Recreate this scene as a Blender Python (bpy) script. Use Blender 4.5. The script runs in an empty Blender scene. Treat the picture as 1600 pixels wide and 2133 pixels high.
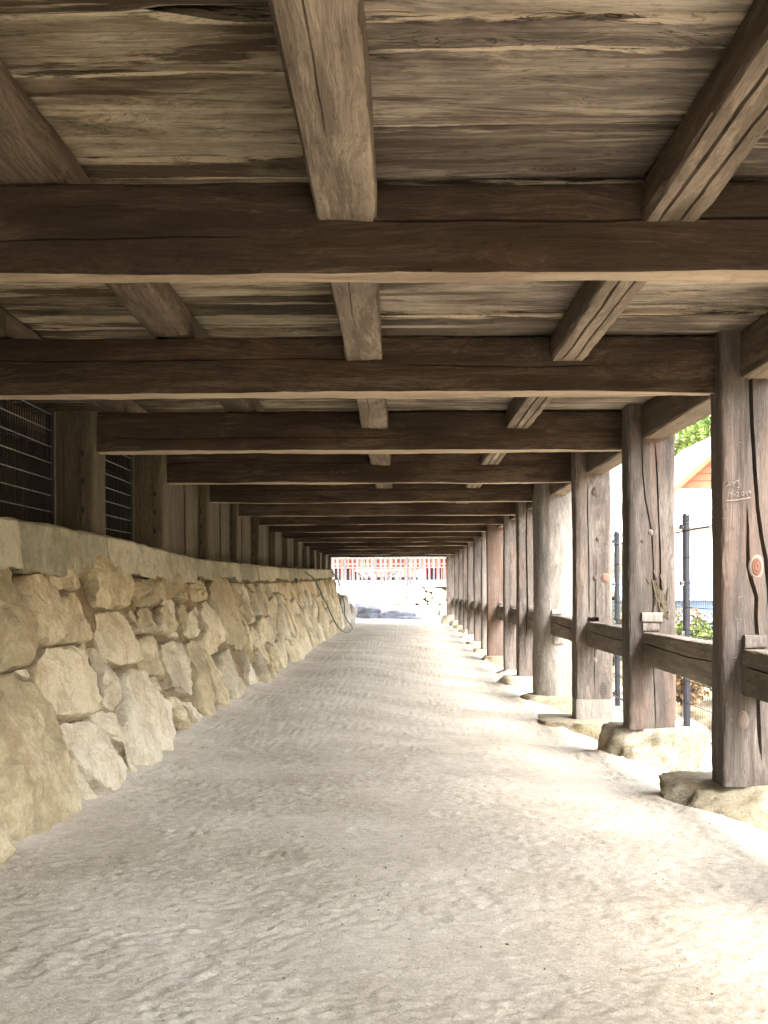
import bpy, bmesh, math, random
import numpy as np
from mathutils import Vector, Matrix

# ------------------------------------------------------------------ camera, sky, sun, exposure
SC = bpy.context.scene
cam_d = bpy.data.cameras.new("camera"); cam = bpy.data.objects.new("camera", cam_d)
SC.collection.objects.link(cam); SC.camera = cam
cam_d.sensor_fit = 'HORIZONTAL'; cam_d.sensor_width = 36.0
cam_d.lens = 36.0 * 2300 / 1600
cam_d.shift_x = -0.020; cam_d.shift_y = 0.099          # a level camera with a rising-front crop
cam_d.clip_start = 0.05; cam_d.clip_end = 600
cam.matrix_world = Matrix.Rotation(math.radians(90), 4, 'X') @ Matrix.Rotation(math.radians(-0.25), 4, 'Z')

SUN_EL, SUN_AZ = math.radians(55), math.radians(148)     # azimuth measured from +Y towards +X
W = bpy.data.worlds.new("World"); SC.world = W; W.use_nodes = True
wn, wl = W.node_tree.nodes, W.node_tree.links
sky = wn.new('ShaderNodeTexSky'); sky.sky_type = 'NISHITA'; sky.sun_disc = False
sky.sun_elevation = SUN_EL; sky.sun_rotation = SUN_AZ
sky.air_density = 1.0; sky.dust_density = 3.0; sky.ozone_density = 1.0
hs = wn.new('ShaderNodeHueSaturation'); hs.inputs['Saturation'].default_value = 0.35
wl.new(sky.outputs[0], hs.inputs['Color'])
wl.new(hs.outputs[0], wn['Background'].inputs[0]); wn['Background'].inputs[1].default_value = 0.15
sun_d = bpy.data.lights.new("sun", 'SUN'); sun_d.energy = 0.5; sun_d.angle = math.radians(40)
sun_d.color = (1.0, 0.95, 0.87)
sun = bpy.data.objects.new("sun", sun_d); SC.collection.objects.link(sun)
sv = Vector((math.sin(SUN_AZ) * math.cos(SUN_EL), math.cos(SUN_AZ) * math.cos(SUN_EL), math.sin(SUN_EL)))
sun.rotation_euler = sv.to_track_quat('Z', 'Y').to_euler()
SC.view_settings.view_transform = 'Standard'; SC.view_settings.look = 'None'
SC.view_settings.exposure = 4.2; SC.view_settings.gamma = 1.0
SC.view_settings.use_curve_mapping = False
SC.render.engine = 'CYCLES'
SC.cycles.use_denoising = True
SC.cycles.max_bounces = 7; SC.cycles.diffuse_bounces = 5; SC.cycles.glossy_bounces = 3
SC.cycles.sample_clamp_indirect = 8

RNG = random.Random(7); NR = np.random.RandomState(11)

# ------------------------------------------------------------------ numpy noise
def _hash(ix, iy, iz, seed):
    h = (ix.astype(np.int64) * 374761393 + iy.astype(np.int64) * 668265263 + iz.astype(np.int64) * 2147483647 + seed * 974634777) & 0xFFFFFFFF
    h = ((h ^ (h >> 13)) * 1274126177) & 0xFFFFFFFF
    h = (h ^ (h >> 16)) * 2246822519 & 0xFFFFFFFF
    return ((h ^ (h >> 15)) & 0xFFFFFF) / float(0xFFFFFF)
def vnoise(P, seed=0):
    i = np.floor(P); f = P - i; i = i.astype(np.int64); f = f * f * f * (f * (f * 6 - 15) + 10)
    r = 0
    for dx in (0, 1):
        wx = f[:, 0] if dx else 1 - f[:, 0]
        for dy in (0, 1):
            wy = f[:, 1] if dy else 1 - f[:, 1]
            for dz in (0, 1):
                wz = f[:, 2] if dz else 1 - f[:, 2]
                r = r + wx * wy * wz * _hash(i[:, 0] + dx, i[:, 1] + dy, i[:, 2] + dz, seed)
    return r * 2 - 1
def fbm(P, oct=4, seed=0, gain=0.5):
    a, s, r = 1.0, 1.0, 0
    for k in range(oct):
        r = r + a * vnoise(P * s, seed + k * 17); a *= gain; s *= 2.03
    return r

# ------------------------------------------------------------------ linking and naming
def tag(o, label=None, cat=None, group=None, kind=None):
    if label: o['label'] = label
    if cat: o['category'] = cat
    if group: o['group'] = group
    if kind: o['kind'] = kind
    return o
def link(o, parent=None):
    SC.collection.objects.link(o)
    if parent is not None: o.parent = parent
    return o
def empty(name, loc=(0, 0, 0), **k):
    o = bpy.data.objects.new(name, None); o.empty_display_size = .2; o.location = loc
    link(o); return tag(o, **k)
def mesh_obj(name, V, F, mat, parent=None, loc=(0, 0, 0), smooth=True, sharp=None):
    """V are given relative to loc; a child's loc is given in the world (parents are never rotated)"""
    me = bpy.data.meshes.new(name)
    V = np.asarray(V, dtype=np.float32).reshape(-1, 3)
    me.from_pydata(V.tolist(), [], [tuple(int(i) for i in f) for f in F])
    if mat is not None:
        for m in (mat if isinstance(mat, (list, tuple)) else [mat]): me.materials.append(m)
    if smooth: me.polygons.foreach_set('use_smooth', [True] * len(me.polygons))
    if sharp is not None:
        me.set_sharp_from_angle(angle=math.radians(sharp))
    me.update()
    o = bpy.data.objects.new(name, me); link(o, parent)
    L = Vector(loc)
    if parent is not None:
        p = parent
        while p is not None: L = L - Vector(p.location); p = p.parent
    o.location = L
    return o
class MB:
    """collects boxes, bars, tubes, quads for one mesh"""
    def __init__(s): s.V = []; s.F = []; s.M = []
    def add(s, V, F, m=0):
        n = len(s.V); s.V += [tuple(v) for v in V]; s.F += [tuple(i + n for i in f) for f in F]; s.M += [m] * len(F)
    def box(s, a, b, m=0):
        x0, y0, z0 = a; x1, y1, z1 = b
        s.add([(x0,y0,z0),(x1,y0,z0),(x1,y1,z0),(x0,y1,z0),(x0,y0,z1),(x1,y0,z1),(x1,y1,z1),(x0,y1,z1)],
              [(0,3,2,1),(4,5,6,7),(0,1,5,4),(1,2,6,5),(2,3,7,6),(3,0,4,7)], m)
    def bar(s, p, q, r, n=6, m=0, r2=None):
        p = Vector(p); q = Vector(q); d = (q - p).normalized()
        u = d.orthogonal().normalized(); w = d.cross(u); r2 = r if r2 is None else r2
        V = []
        for c, rr in ((p, r), (q, r2)):
            for k in range(n):
                a = 2 * math.pi * (k + .5) / n; V.append(c + (u * math.cos(a) + w * math.sin(a)) * rr)
        F = [(k, (k + 1) % n, n + (k + 1) % n, n + k) for k in range(n)] + [tuple(range(n))[::-1], tuple(range(n, 2 * n))]
        s.add(V, F, m)
    def beam(s, p, q, wx, wz, m=0):
        """rectangular bar from p to q, width wx sideways and wz upwards"""
        p = Vector(p); q = Vector(q); d = (q - p).normalized(); up = Vector((0, 0, 1))
        if abs(d.z) > .9: up = Vector((0, 1, 0))
        u = d.cross(up).normalized() * wx / 2; w = u.cross(d).normalized() * wz / 2
        V = [c + a * u + b * w for c in (p, q) for a, b in ((-1, -1), (1, -1), (1, 1), (-1, 1))]
        s.add(V, [(0,1,2,3)[::-1],(4,5,6,7),(0,1,5,4),(1,2,6,5),(2,3,7,6),(3,0,4,7)], m)
    def build(s, name, mat, parent=None, loc=(0, 0, 0), smooth=False, sharp=None):
        o = mesh_obj(name, np.array([tuple(v) for v in s.V]) - np.array(loc), s.F, mat, parent, loc, smooth, sharp)
        if isinstance(mat, (list, tuple)): o.data.polygons.foreach_set('material_index', s.M)
        return o

# ------------------------------------------------------------------ materials
def new_mat(name, rough=0.85, spec=0.25):
    m = bpy.data.materials.new(name); m.use_nodes = True
    b = m.node_tree.nodes['Principled BSDF']; b.inputs['Roughness'].default_value = rough
    b.inputs['Specular IOR Level'].default_value = spec
    return m, m.node_tree, b
class NT:
    def __init__(s, t): s.t = t
    def _in(s, sock, v):
        if isinstance(v, bpy.types.NodeSocket): s.t.links.new(v, sock)
        else:
            if hasattr(sock.default_value, '__len__') and len(sock.default_value) == 4 and len(v) == 3: v = (*v, 1)
            sock.default_value = v
    def math(s, op, a, b=0.0, c=None, clamp=False):
        n = s.t.nodes.new('ShaderNodeMath'); n.operation = op; n.use_clamp = clamp
        s._in(n.inputs[0], a); s._in(n.inputs[1], b)
        if c is not None: s._in(n.inputs[2], c)
        return n.outputs[0]
    def vmath(s, op, a, b=(0, 0, 0)):
        n = s.t.nodes.new('ShaderNodeVectorMath'); n.operation = op
        s._in(n.inputs[0], a); s._in(n.inputs[1], b); return n.outputs[0]
    def xyz(s, x, y, z):
        n = s.t.nodes.new('ShaderNodeCombineXYZ')
        for i, v in enumerate((x, y, z)): s._in(n.inputs[i], v)
        return n.outputs[0]
    def sep(s, v):
        n = s.t.nodes.new('ShaderNodeSeparateXYZ'); s._in(n.inputs[0], v); return n.outputs
    def noise(s, vec, scale=5.0, detail=4.0, rough=0.55, dist=0.0):
        n = s.t.nodes.new('ShaderNodeTexNoise'); s._in(n.inputs['Vector'], vec)
        n.inputs['Scale'].default_value = scale; n.inputs['Detail'].default_value = detail
        n.inputs['Roughness'].default_value = rough; n.inputs['Distortion'].default_value = dist
        return n.outputs[0]
    def voro(s, vec, scale=5.0, feature='F1', rnd=1.0, out=0):
        n = s.t.nodes.new('ShaderNodeTexVoronoi'); n.feature = feature; s._in(n.inputs['Vector'], vec)
        n.inputs['Scale'].default_value = scale; n.inputs['Randomness'].default_value = rnd; return n.outputs[out]
    def ramp(s, v, stops):
        n = s.t.nodes.new('ShaderNodeValToRGB'); s._in(n.inputs[0], v); e = n.color_ramp.elements
        while len(e) < len(stops): e.new(.5)
        for k, (p, c) in enumerate(stops):
            e[k].position = p; e[k].color = (*c, 1) if not isinstance(c, (int, float)) else (c, c, c, 1)
        return n.outputs[0]
    def step(s, v, lo, hi):
        n = s.t.nodes.new('ShaderNodeMapRange'); n.interpolation_type = 'SMOOTHSTEP'; s._in(n.inputs[0], v)
        n.inputs[1].default_value = lo; n.inputs[2].default_value = hi; return n.outputs[0]
    def mix(s, f, a, b, mode='MIX'):
        n = s.t.nodes.new('ShaderNodeMix'); n.data_type = 'RGBA'; n.blend_type = mode
        s._in(n.inputs[0], f); s._in(n.inputs[6], a); s._in(n.inputs[7], b); return n.outputs[2]
    def bump(s, b, h, strength=.5, dist=.01):
        n = s.t.nodes.new('ShaderNodeBump'); n.inputs['Strength'].default_value = strength
        n.inputs['Distance'].default_value = dist; s._in(n.inputs['Height'], h)
        s.t.links.new(n.outputs[0], b.inputs['Normal'])
    def obj(s): return s.t.nodes.new('ShaderNodeTexCoord').outputs['Object']
    def rnd(s): return s.t.nodes.new('ShaderNodeObjectInfo').outputs['Random']

def wood(name, axis, dark, mid, light, stain=None, stain_amt=0.5, patch=0.4, knots=1.0, grainw=22.0, bump=.5, warpamt=.06,
         warm=None, tight=0.0, cream=None, rvar=.07, edge=False):
    """weathered timber with grain along one axis; every object gets its own stretch of grain"""
    m, t, b = new_mat(name, 0.82, 0.22); n = NT(t)
    co, r = n.obj(), n.rnd()
    off = n.xyz(n.math('MULTIPLY', r, 61.7), n.math('MULTIPLY', r, 37.3), n.math('MULTIPLY', r, 91.1))
    x, y, z = n.sep(co)[:3]
    al, a1, a2 = {'x': (x, y, z), 'y': (y, x, z), 'z': (z, x, y)}[axis]
    p = n.vmath('ADD', n.xyz(a1, a2, al), off)                    # across, across, along
    # knots: sparse cells, stretched along the grain
    kp = n.vmath('MULTIPLY', p, (3.2, 3.2, 1.5))
    kd = n.voro(kp, 1.0, 'F1', 1.0, 0)
    kf = n.math('MULTIPLY', n.step(kd, 0.42, 0.02), knots)        # 1 at a knot's heart
    warp = n.noise(n.vmath('MULTIPLY', p, (2.2, 2.2, .9)), 1.0, 3.0, .5)
    wv = n.math('MULTIPLY', n.math('SUBTRACT', warp, .5), warpamt * 4)
    across = n.vmath('ADD', p, n.xyz(n.math('ADD', wv, n.math('MULTIPLY', kf, .07)), n.math('ADD', wv, n.math('MULTIPLY', kf, .07)), 0.0))
    g1 = n.noise(n.vmath('MULTIPLY', across, (grainw * 1.6, grainw * 1.6, 1.3)), 1.0, 6.0, .70)
    g2 = n.noise(n.vmath('MULTIPLY', across, (grainw * 6.5, grainw * 6.5, 5.0)), 1.0, 3.0, .65)
    big = n.noise(n.vmath('MULTIPLY', p, (3.0, 3.0, .9)), 1.0, 5.0, .6, .6)
    gm = n.math('ADD', n.math('MULTIPLY', g1, .58), n.math('MULTIPLY', g2, .42))
    v = n.math('ADD', n.math('MULTIPLY', gm, 1 - patch), n.math('MULTIPLY', big, patch))
    v = n.math('ADD', v, n.math('MULTIPLY', n.math('SUBTRACT', r, .5), rvar))
    col = n.ramp(v, [(.33 + tight, dark), (.5, mid), (.66 - tight * .6, light)])
    if warm:
        wm = n.step(n.noise(n.vmath('MULTIPLY', p, (6, 6, .8)), 1.0, 3.0, .5), .52, .66)
        col = n.mix(n.math('MULTIPLY', wm, .42), col, warm)
    if stain:
        sm = n.step(n.noise(n.vmath('MULTIPLY', p, (7.5, 7.5, .9)), 1.0, 8.0, .70, .5), .505, .575)
        col = n.mix(n.math('MULTIPLY', sm, stain_amt), col, stain)
    if cream:                                                # sapwood and fresh breaks
        cm = n.step(n.noise(n.vmath('MULTIPLY', n.vmath('ADD', p, (7.7, 3.1, 5.3)), (12.0, 12.0, .8)), 1.0, 8.0, .66, .4), .55, .64)
        col = n.mix(n.math('MULTIPLY', cm, .60), col, cream)
        if edge:                                             # sapwood edges and rot along the board joints
            at = t.nodes.new('ShaderNodeAttribute'); at.attribute_name = 'edge'; e = at.outputs['Fac']
            en = n.noise(n.vmath('MULTIPLY', p, (9.0, 9.0, 1.1)), 1.0, 7.0, .68, .3)
            em = n.step(n.math('SUBTRACT', n.math('MULTIPLY', en, 1.0), n.math('MULTIPLY', e, 3.2)), .40, .46)
            col = n.mix(n.math('MULTIPLY', em, .8), col, cream)
            rn = n.noise(n.vmath('MULTIPLY', n.vmath('ADD', p, (1.7, 9.1, 3.3)), (26.0, 26.0, 2.4)), 1.0, 6.0, .72, .6)
            rm = n.step(n.math('SUBTRACT', rn, n.math('MULTIPLY', e, 1.6)), .50, .56)
            col = n.mix(n.math('MULTIPLY', rm, .85), col, tuple(c * .55 for c in dark))
    # hairline drying checks along the grain
    ck = n.noise(n.vmath('MULTIPLY', across, (38, 38, .9)), 1.0, 2.0, .5)
    ckm = n.step(n.math('ABSOLUTE', n.math('SUBTRACT', ck, .5)), .012, 0.0)
    ckm = n.math('MULTIPLY', ckm, n.step(n.noise(n.vmath('MULTIPLY', p, (4, 4, .8)), 1.0, 2.0), .45, .62))
    col = n.mix(n.math('MULTIPLY', ckm, .6), col, tuple(c * .45 for c in dark))
    # knot heart: dark ring with browner middle
    kh = n.math('MULTIPLY', n.step(kd, .115, .085), knots)
    rare = n.step(n.noise(n.vmath('MULTIPLY', p, (1.7, 1.7, .7)), 1.0, 1.0), .50, .54)
    kh = n.math('MULTIPLY', kh, rare)
    kr = n.math('SINE', n.math('MULTIPLY', kd, 190.0))
    kc = n.mix(n.step(kr, -.6, .8), tuple(c * .5 for c in dark), tuple(a * .55 + c * .35 for a, c in zip(mid, dark)))
    col = n.mix(n.math('MULTIPLY', kh, .8), col, kc)
    # grime speckle
    sp = n.noise(n.vmath('MULTIPLY', p, (60, 60, 25)), 1.0, 3.0, .7)
    col = n.mix(n.math('MULTIPLY', n.step(sp, .54, .70), .35), col, tuple(c * .7 for c in dark))
    t.links.new(col, b.inputs['Base Color'])
    hgt = n.math('ADD', n.math('MULTIPLY', gm, 1.0), n.math('MULTIPLY', ckm, -.5))
    hgt = n.math('ADD', hgt, n.math('MULTIPLY', sp, .12))
    n.bump(b, hgt, bump, .012)
    return m

def rock(name, base, lite, rust, speck=.5, streak=False, bump=.7, scale=1.0, veins=False):
    m, t, b = new_mat(name, 0.92, 0.15); n = NT(t)
    co, r = n.obj(), n.rnd()
    p = n.vmath('ADD', n.vmath('MULTIPLY', co, (scale, scale, scale)), n.xyz(n.math('MULTIPLY', r, 33.0), n.math('MULTIPLY', r, 77.0), n.math('MULTIPLY', r, 19.0)))
    big = n.noise(p, 2.6, 5.0, .6, .3); md = n.noise(p, 16.0, 8.0, .75, .3); fine = n.noise(p, 75.0, 3.0, .7)
    v = n.math('ADD', n.math('MULTIPLY', big, .5), n.math('MULTIPLY', md, .5))
    v = n.math('ADD', v, n.math('MULTIPLY', n.math('SUBTRACT', r, .5), .20))
    col = n.ramp(v, [(.38, tuple(c * .66 for c in base)), (.5, base), (.60, lite)])
    col = n.mix(n.math('MULTIPLY', n.step(n.noise(p, 4.5, 4.0, .6), .54, .70), .55), col, rust)
    if streak:
        st = n.noise(n.vmath('MULTIPLY', p, (14, 14, 2.2)), 1.0, 5.0, .6, .3)
        col = n.mix(n.math('MULTIPLY', n.step(st, .52, .66), .35), col, tuple(c * .62 for c in base))
    if veins:                                                # wavy weathering lines and lichen bloom
        vn = n.noise(n.vmath('MULTIPLY', p, (2.0, 2.0, 6.0)), 1.0, 3.0, .5, 1.6)
        wv = n.step(n.math('ABSOLUTE', n.math('SUBTRACT', n.math('FRACT', n.math('MULTIPLY', vn, 9.0)), .5)), .16, .02)
        col = n.mix(n.math('MULTIPLY', n.math('MULTIPLY', wv, n.step(n.noise(p, 1.1, 2.0), .48, .60)), .45), col, tuple(c * .55 for c in base))
        col = n.mix(n.math('MULTIPLY', n.step(n.noise(p, 3.3, 6.0, .7), .53, .68), .55), col, (.17, .17, .10))
    sp = n.voro(p, 95.0, 'F1', 1.0, 0)
    col = n.mix(n.math('MULTIPLY', n.step(sp, .30, .12), speck), col, tuple(c * .42 for c in base))
    col = n.mix(n.math('MULTIPLY', n.step(n.noise(p, 48.0, 5.0, .8), .54, .62), speck * .8), col, tuple(c * .55 for c in base))
    col = n.mix(n.math('MULTIPLY', n.step(fine, .60, .75), speck * .7), col, tuple(min(1, c * 1.3) for c in lite))
    t.links.new(col, b.inputs['Base Color'])
    h = n.math('ADD', n.math('MULTIPLY', md, 1.0), n.math('MULTIPLY', fine, .35))
    n.bump(b, h, bump, .035)
    return m
def plain(name, c, rough=.8, var=.18, sc=8.0, bump=.2, metal=0.0):
    m, t, b = new_mat(name, rough, .3); n = NT(t); b.inputs['Metallic'].default_value = metal
    v = n.noise(n.obj(), sc, 4.0, .6)
    t.links.new(n.ramp(v, [(.3, tuple(x * (1 - var) for x in c)), (.7, tuple(min(1, x * (1 + var)) for x in c))]), b.inputs['Base Color'])
    if bump: n.bump(b, v, bump, .01)
    return m
def leafmat(name, a, c, trans=.25):
    m, t, b = new_mat(name, .6, .3); n = NT(t)
    v = n.noise(n.obj(), 1.3, 3.0, .6); w = n.noise(n.obj(), 17.0, 2.0, .6)
    t.links.new(n.ramp(n.math('ADD', n.math('MULTIPLY', v, .5), n.math('MULTIPLY', w, .5)), [(.38, a), (.62, c)]), b.inputs['Base Color'])
    b.inputs['Transmission Weight'].default_value = 0.0
    b.inputs['Subsurface Weight'].default_value = 0.0
    return m

BEAM_C = dict(dark=(.022, .014, .009), mid=(.055, .037, .024), light=(.160, .116, .080))
M = {}
for ax in 'xyz':
    M['beam_' + ax] = wood('beam_timber_' + ax, ax, **BEAM_C, stain=(.022, .014, .009), stain_amt=.5, patch=.45, warm=(.082, .046, .023), bump=.6)
M['beam_under_lit'] = wood('beam_underside_lit_timber', 'x', (.27, .20, .13), (.42, .33, .235), (.56, .46, .35), stain=(.15, .10, .06), stain_amt=.4, patch=.5, bump=.4)  # paler copy of the beam timber, floor bounce painted into its colour
M['joist'] = wood('joist_underside_lit_timber', 'y', (.10, .076, .053), (.22, .175, .13), (.42, .345, .26), stain=(.09, .066, .045), stain_amt=.55, patch=.45, bump=.6)  # undersides paler than the sides, light from below put into the colour
M['joist_side'] = wood('joist_timber', 'y', (.045, .032, .021), (.105, .079, .055), (.23, .18, .13), stain=(.045, .03, .02), stain_amt=.5, patch=.4, bump=.5)  # darker copy for the joist sides, shade put into the colour
M['board'] = wood('deck_board_timber', 'x', (.055, .038, .023), (.215, .172, .112), (.54, .455, .325), stain=(.075, .052, .030), stain_amt=.95,
                  patch=.62, knots=1.0, grainw=13, bump=1.0, warpamt=.16, tight=.055, cream=(.62, .52, .36), rvar=.14, edge=True)
M['board2'] = wood('grey_deck_board_timber', 'x', (.055, .042, .032), (.185, .150, .117), (.47, .40, .31), stain=(.065, .047, .034), stain_amt=.75,
                   patch=.56, knots=.8, grainw=16, bump=1.0, warpamt=.09, tight=.05, cream=(.60, .50, .37), rvar=.14, edge=True)
M['post'] = wood('post_timber', 'z', (.056, .046, .038), (.130, .108, .091), (.255, .218, .187), stain=(.045, .035, .028), stain_amt=.5, patch=.35,
                 warm=(.19, .12, .085), bump=.6, grainw=18)
M['post_red'] = wood('brown_post_timber', 'z', (.06, .041, .032), (.135, .095, .072), (.22, .17, .14), patch=.4, warm=(.17, .10, .065), bump=.45)
M['post_grey'] = wood('silver_post_timber', 'z', (.10, .087, .072), (.22, .195, .165), (.40, .365, .315), patch=.3, bump=.9, grainw=14, warpamt=.10)
M['post_left'] = wood('olive_post_timber', 'z', (.038, .029, .017), (.085, .068, .042), (.165, .138, .088), patch=.35, bump=.4, grainw=16)
M['rail'] = wood('rail_timber', 'y', (.065, .053, .040), (.15, .124, .094), (.29, .25, .195), patch=.35, stain=(.05, .036, .024), stain_amt=.5, bump=.5)
M['splice'] = wood('pale_spliced_timber', 'z', (.12, .10, .082), (.21, .185, .158), (.31, .28, .245), patch=.3, knots=.0, bump=.4)
M['rock'] = rock('wall_granite', (.48, .395, .24), (.63, .54, .37), (.36, .24, .12), speck=.45, streak=True, bump=.8)
M['rock_b'] = rock('pale_wall_granite', (.53, .455, .31), (.66, .59, .44), (.40, .29, .16), speck=.5, streak=True, bump=.8)
M['found'] = rock('foundation_granite', (.42, .36, .245), (.60, .53, .40), (.40, .27, .13), speck=.7, bump=1.3)
M['cap'] = rock('coping_stone_grey', (.40, .37, .26), (.54, .50, .37), (.30, .25, .15), speck=.3, bump=1.0, scale=.8, veins=True)
M['fill'] = rock('joint_earth', (.30, .22, .125), (.42, .33, .20), (.20, .125, .06), speck=.2, bump=.9)
M['dark_board'] = plain('dark_backing_board', (.022, .016, .010), .9, .5, 6)
M['wire_light'] = plain('galvanised_grille_wire', (.20, .195, .165), .5, .2, 20, 0, .3)
M['frame_dark'] = plain('dark_grille_frame', (.018, .015, .012), .6, .3, 8, 0)
M['black_metal'] = plain('black_fence_metal', (.018, .018, .022), .38, .3, 12, 0, .0)
M['hose'] = plain('green_hose_rubber', (.035, .085, .045), .45, .15, 9, 0)

# ------------------------------------------------------------------ timbers
def timber(name, axis, lo, hi, mat, parent, seed=0, step=.06, r=.012, wob=.004, rough=.0015, cracks=(), ns=7, chip=.006, taper=None, lean=(0, 0), under=None):
    """squared timber with rounded, worn arrises. cracks: (side, half_width, depth, [(along, across)...]) are real grooves
       side is '-a','+a','-b','+b' (a,b = the two axes across the timber)."""
    lo = np.array(lo, float); hi = np.array(hi, float)
    iL = 'xyz'.index(axis); ia, ib = [i for i in range(3) if i != iL]
    L = hi[iL] - lo[iL]; wa, wb = hi[ia] - lo[ia], hi[ib] - lo[ib]
    fl = axis == 'y'                                            # keep the winding outward
    n = max(3, int(L / step) + 1); T = np.linspace(0, L, n)
    ca = {s: [] for s in ('-b', '+a', '+b', '-a')}
    for c in cracks: ca[c[0]].append(c)
    A, B, D, NA, NB = [], [], [], [], []
    for side in ('-b', '+a', '+b', '-a'):
        wd = wa if side[1] == 'b' else wb
        base = np.linspace(r, wd - r, ns)
        cols = [(v, None, 0) for v in base]
        for c in ca[side]:
            c0 = c[3][0][1] if len(c[3][0]) == 2 else 0
            c0 = float(np.mean([q[1] for q in c[3]]))
            cols = [q for q in cols if q[1] is not None or abs(q[0] - c0) > c[1] * 1.6]
            for off, dep in ((-1, 0), (-.35, 1), (.35, 1), (1, 0)): cols.append((c0 + off * c[1], c, dep))
        cols.sort(key=lambda q: q[0])
        S = np.tile(np.array([q[0] for q in cols])[None, :], (n, 1)); DP = np.zeros_like(S)
        for c in ca[side]:
            pts = np.array(c[3]); c0 = float(pts[:, 1].mean())
            cc = np.interp(T, pts[:, 0], pts[:, 1]) + .0022 * vnoise(np.stack([T * 9, T * 0 + seed, T * 0 + c0 * 50], 1), 5)
            sh = cc - c0; R = max(.035, np.abs(sh).max() * 1.35)
            inside = np.clip(np.minimum(T - pts[0, 0], pts[-1, 0] - T) / .12, 0, 1)
            for j, q in enumerate(cols):
                wgt = max(0, 1 - abs(q[0] - c0) / R) if q[1] is not c else 1
                S[:, j] += sh * wgt
                if q[1] is c:
                    k = .25 + .75 * inside
                    S[:, j] += (q[0] - c0) * (k - 1)
                    if q[2]: DP[:, j] = c[2] * inside
        S = np.clip(S, r * .5, wd - r * .5)
        Z0 = np.zeros_like(S)
        if side == '-b': a, b, na, nb = S, Z0, Z0, Z0 - 1
        elif side == '+a': a, b, na, nb = Z0 + wa, S, Z0 + 1, Z0
        elif side == '+b': a, b, na, nb = wa - S[:, ::-1], Z0 + wb, Z0, Z0 + 1; DP = DP[:, ::-1]
        else: a, b, na, nb = Z0, wb - S[:, ::-1], Z0 - 1, Z0; DP = DP[:, ::-1]
        if side == '+b': a = S[:, ::-1]
        if side == '-a': b = S[:, ::-1]
        A.append(a); B.append(b); D.append(DP); NA.append(na); NB.append(nb)
        if side == '-b': nb_cols = a.shape[1]
        # arris point
        q = r * .3
        ca_, cb_ = {'-b': (wa - q, q), '+a': (wa - q, wb - q), '+b': (q, wb - q), '-a': (q, q)}[side]
        sx, sy = {'-b': (1, -1), '+a': (1, 1), '+b': (-1, 1), '-a': (-1, -1)}[side]
        o = np.ones((n, 1)); A.append(o * ca_); B.append(o * cb_); NA.append(o * sx * .7); NB.append(o * sy * .7)
        pp = np.stack([T * 14, T * 0 + seed * 3.1, T * 0 + len(A)], 1)
        D.append((np.clip(fbm(pp, 3, 31), 0, 1) * chip)[:, None])
    A, B, D, NA, NB = [np.concatenate(v, 1) for v in (A, B, D, NA, NB)]
    k = A.shape[1]; TT = np.tile(T[:, None], (1, k))
    P = np.stack([A.ravel() * 7, B.ravel() * 7, TT.ravel() * 1.6 + seed * 7.7], 1)
    d = wob * fbm(P * .7, 2, seed + 1) + rough * fbm(P * 6, 2, seed + 2) - D.ravel()
    A = A.ravel() + NA.ravel() * d; B = B.ravel() + NB.ravel() * d; TT = TT.ravel()
    if taper is not None:
        kx = 1 + taper * (TT / L); A = (A - wa / 2) * kx + wa / 2; B = (B - wb / 2) * kx + wb / 2
    A = A + lean[0] * (TT - 0); B = B + lean[1] * TT
    V = np.zeros((n * k, 3)); V[:, iL] = TT; V[:, ia] = A; V[:, ib] = B
    F = []
    for i in range(n - 1):
        for j in range(k):
            j2 = (j + 1) % k; q = (i * k + j, i * k + j2, (i + 1) * k + j2, (i + 1) * k + j)
            F.append(q[::-1] if fl else q)
    c0 = tuple(range(k))[::-1]; c1 = tuple(range((n - 1) * k, n * k))
    F += [c0[::-1], c1[::-1]] if fl else [c0, c1]
    o = mesh_obj(name, V, F, [mat, under] if under else mat, parent, tuple(lo), True, 40)
    if under:                                              # side turned down takes its own material, light from the floor painted in
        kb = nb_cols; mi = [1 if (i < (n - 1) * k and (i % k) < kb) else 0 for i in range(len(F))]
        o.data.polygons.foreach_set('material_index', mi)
    return o

def hline(n, L, c, amp, rnd):
    return [(L * i / n, c + rnd.uniform(-amp, amp)) for i in range(n + 1)]

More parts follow.
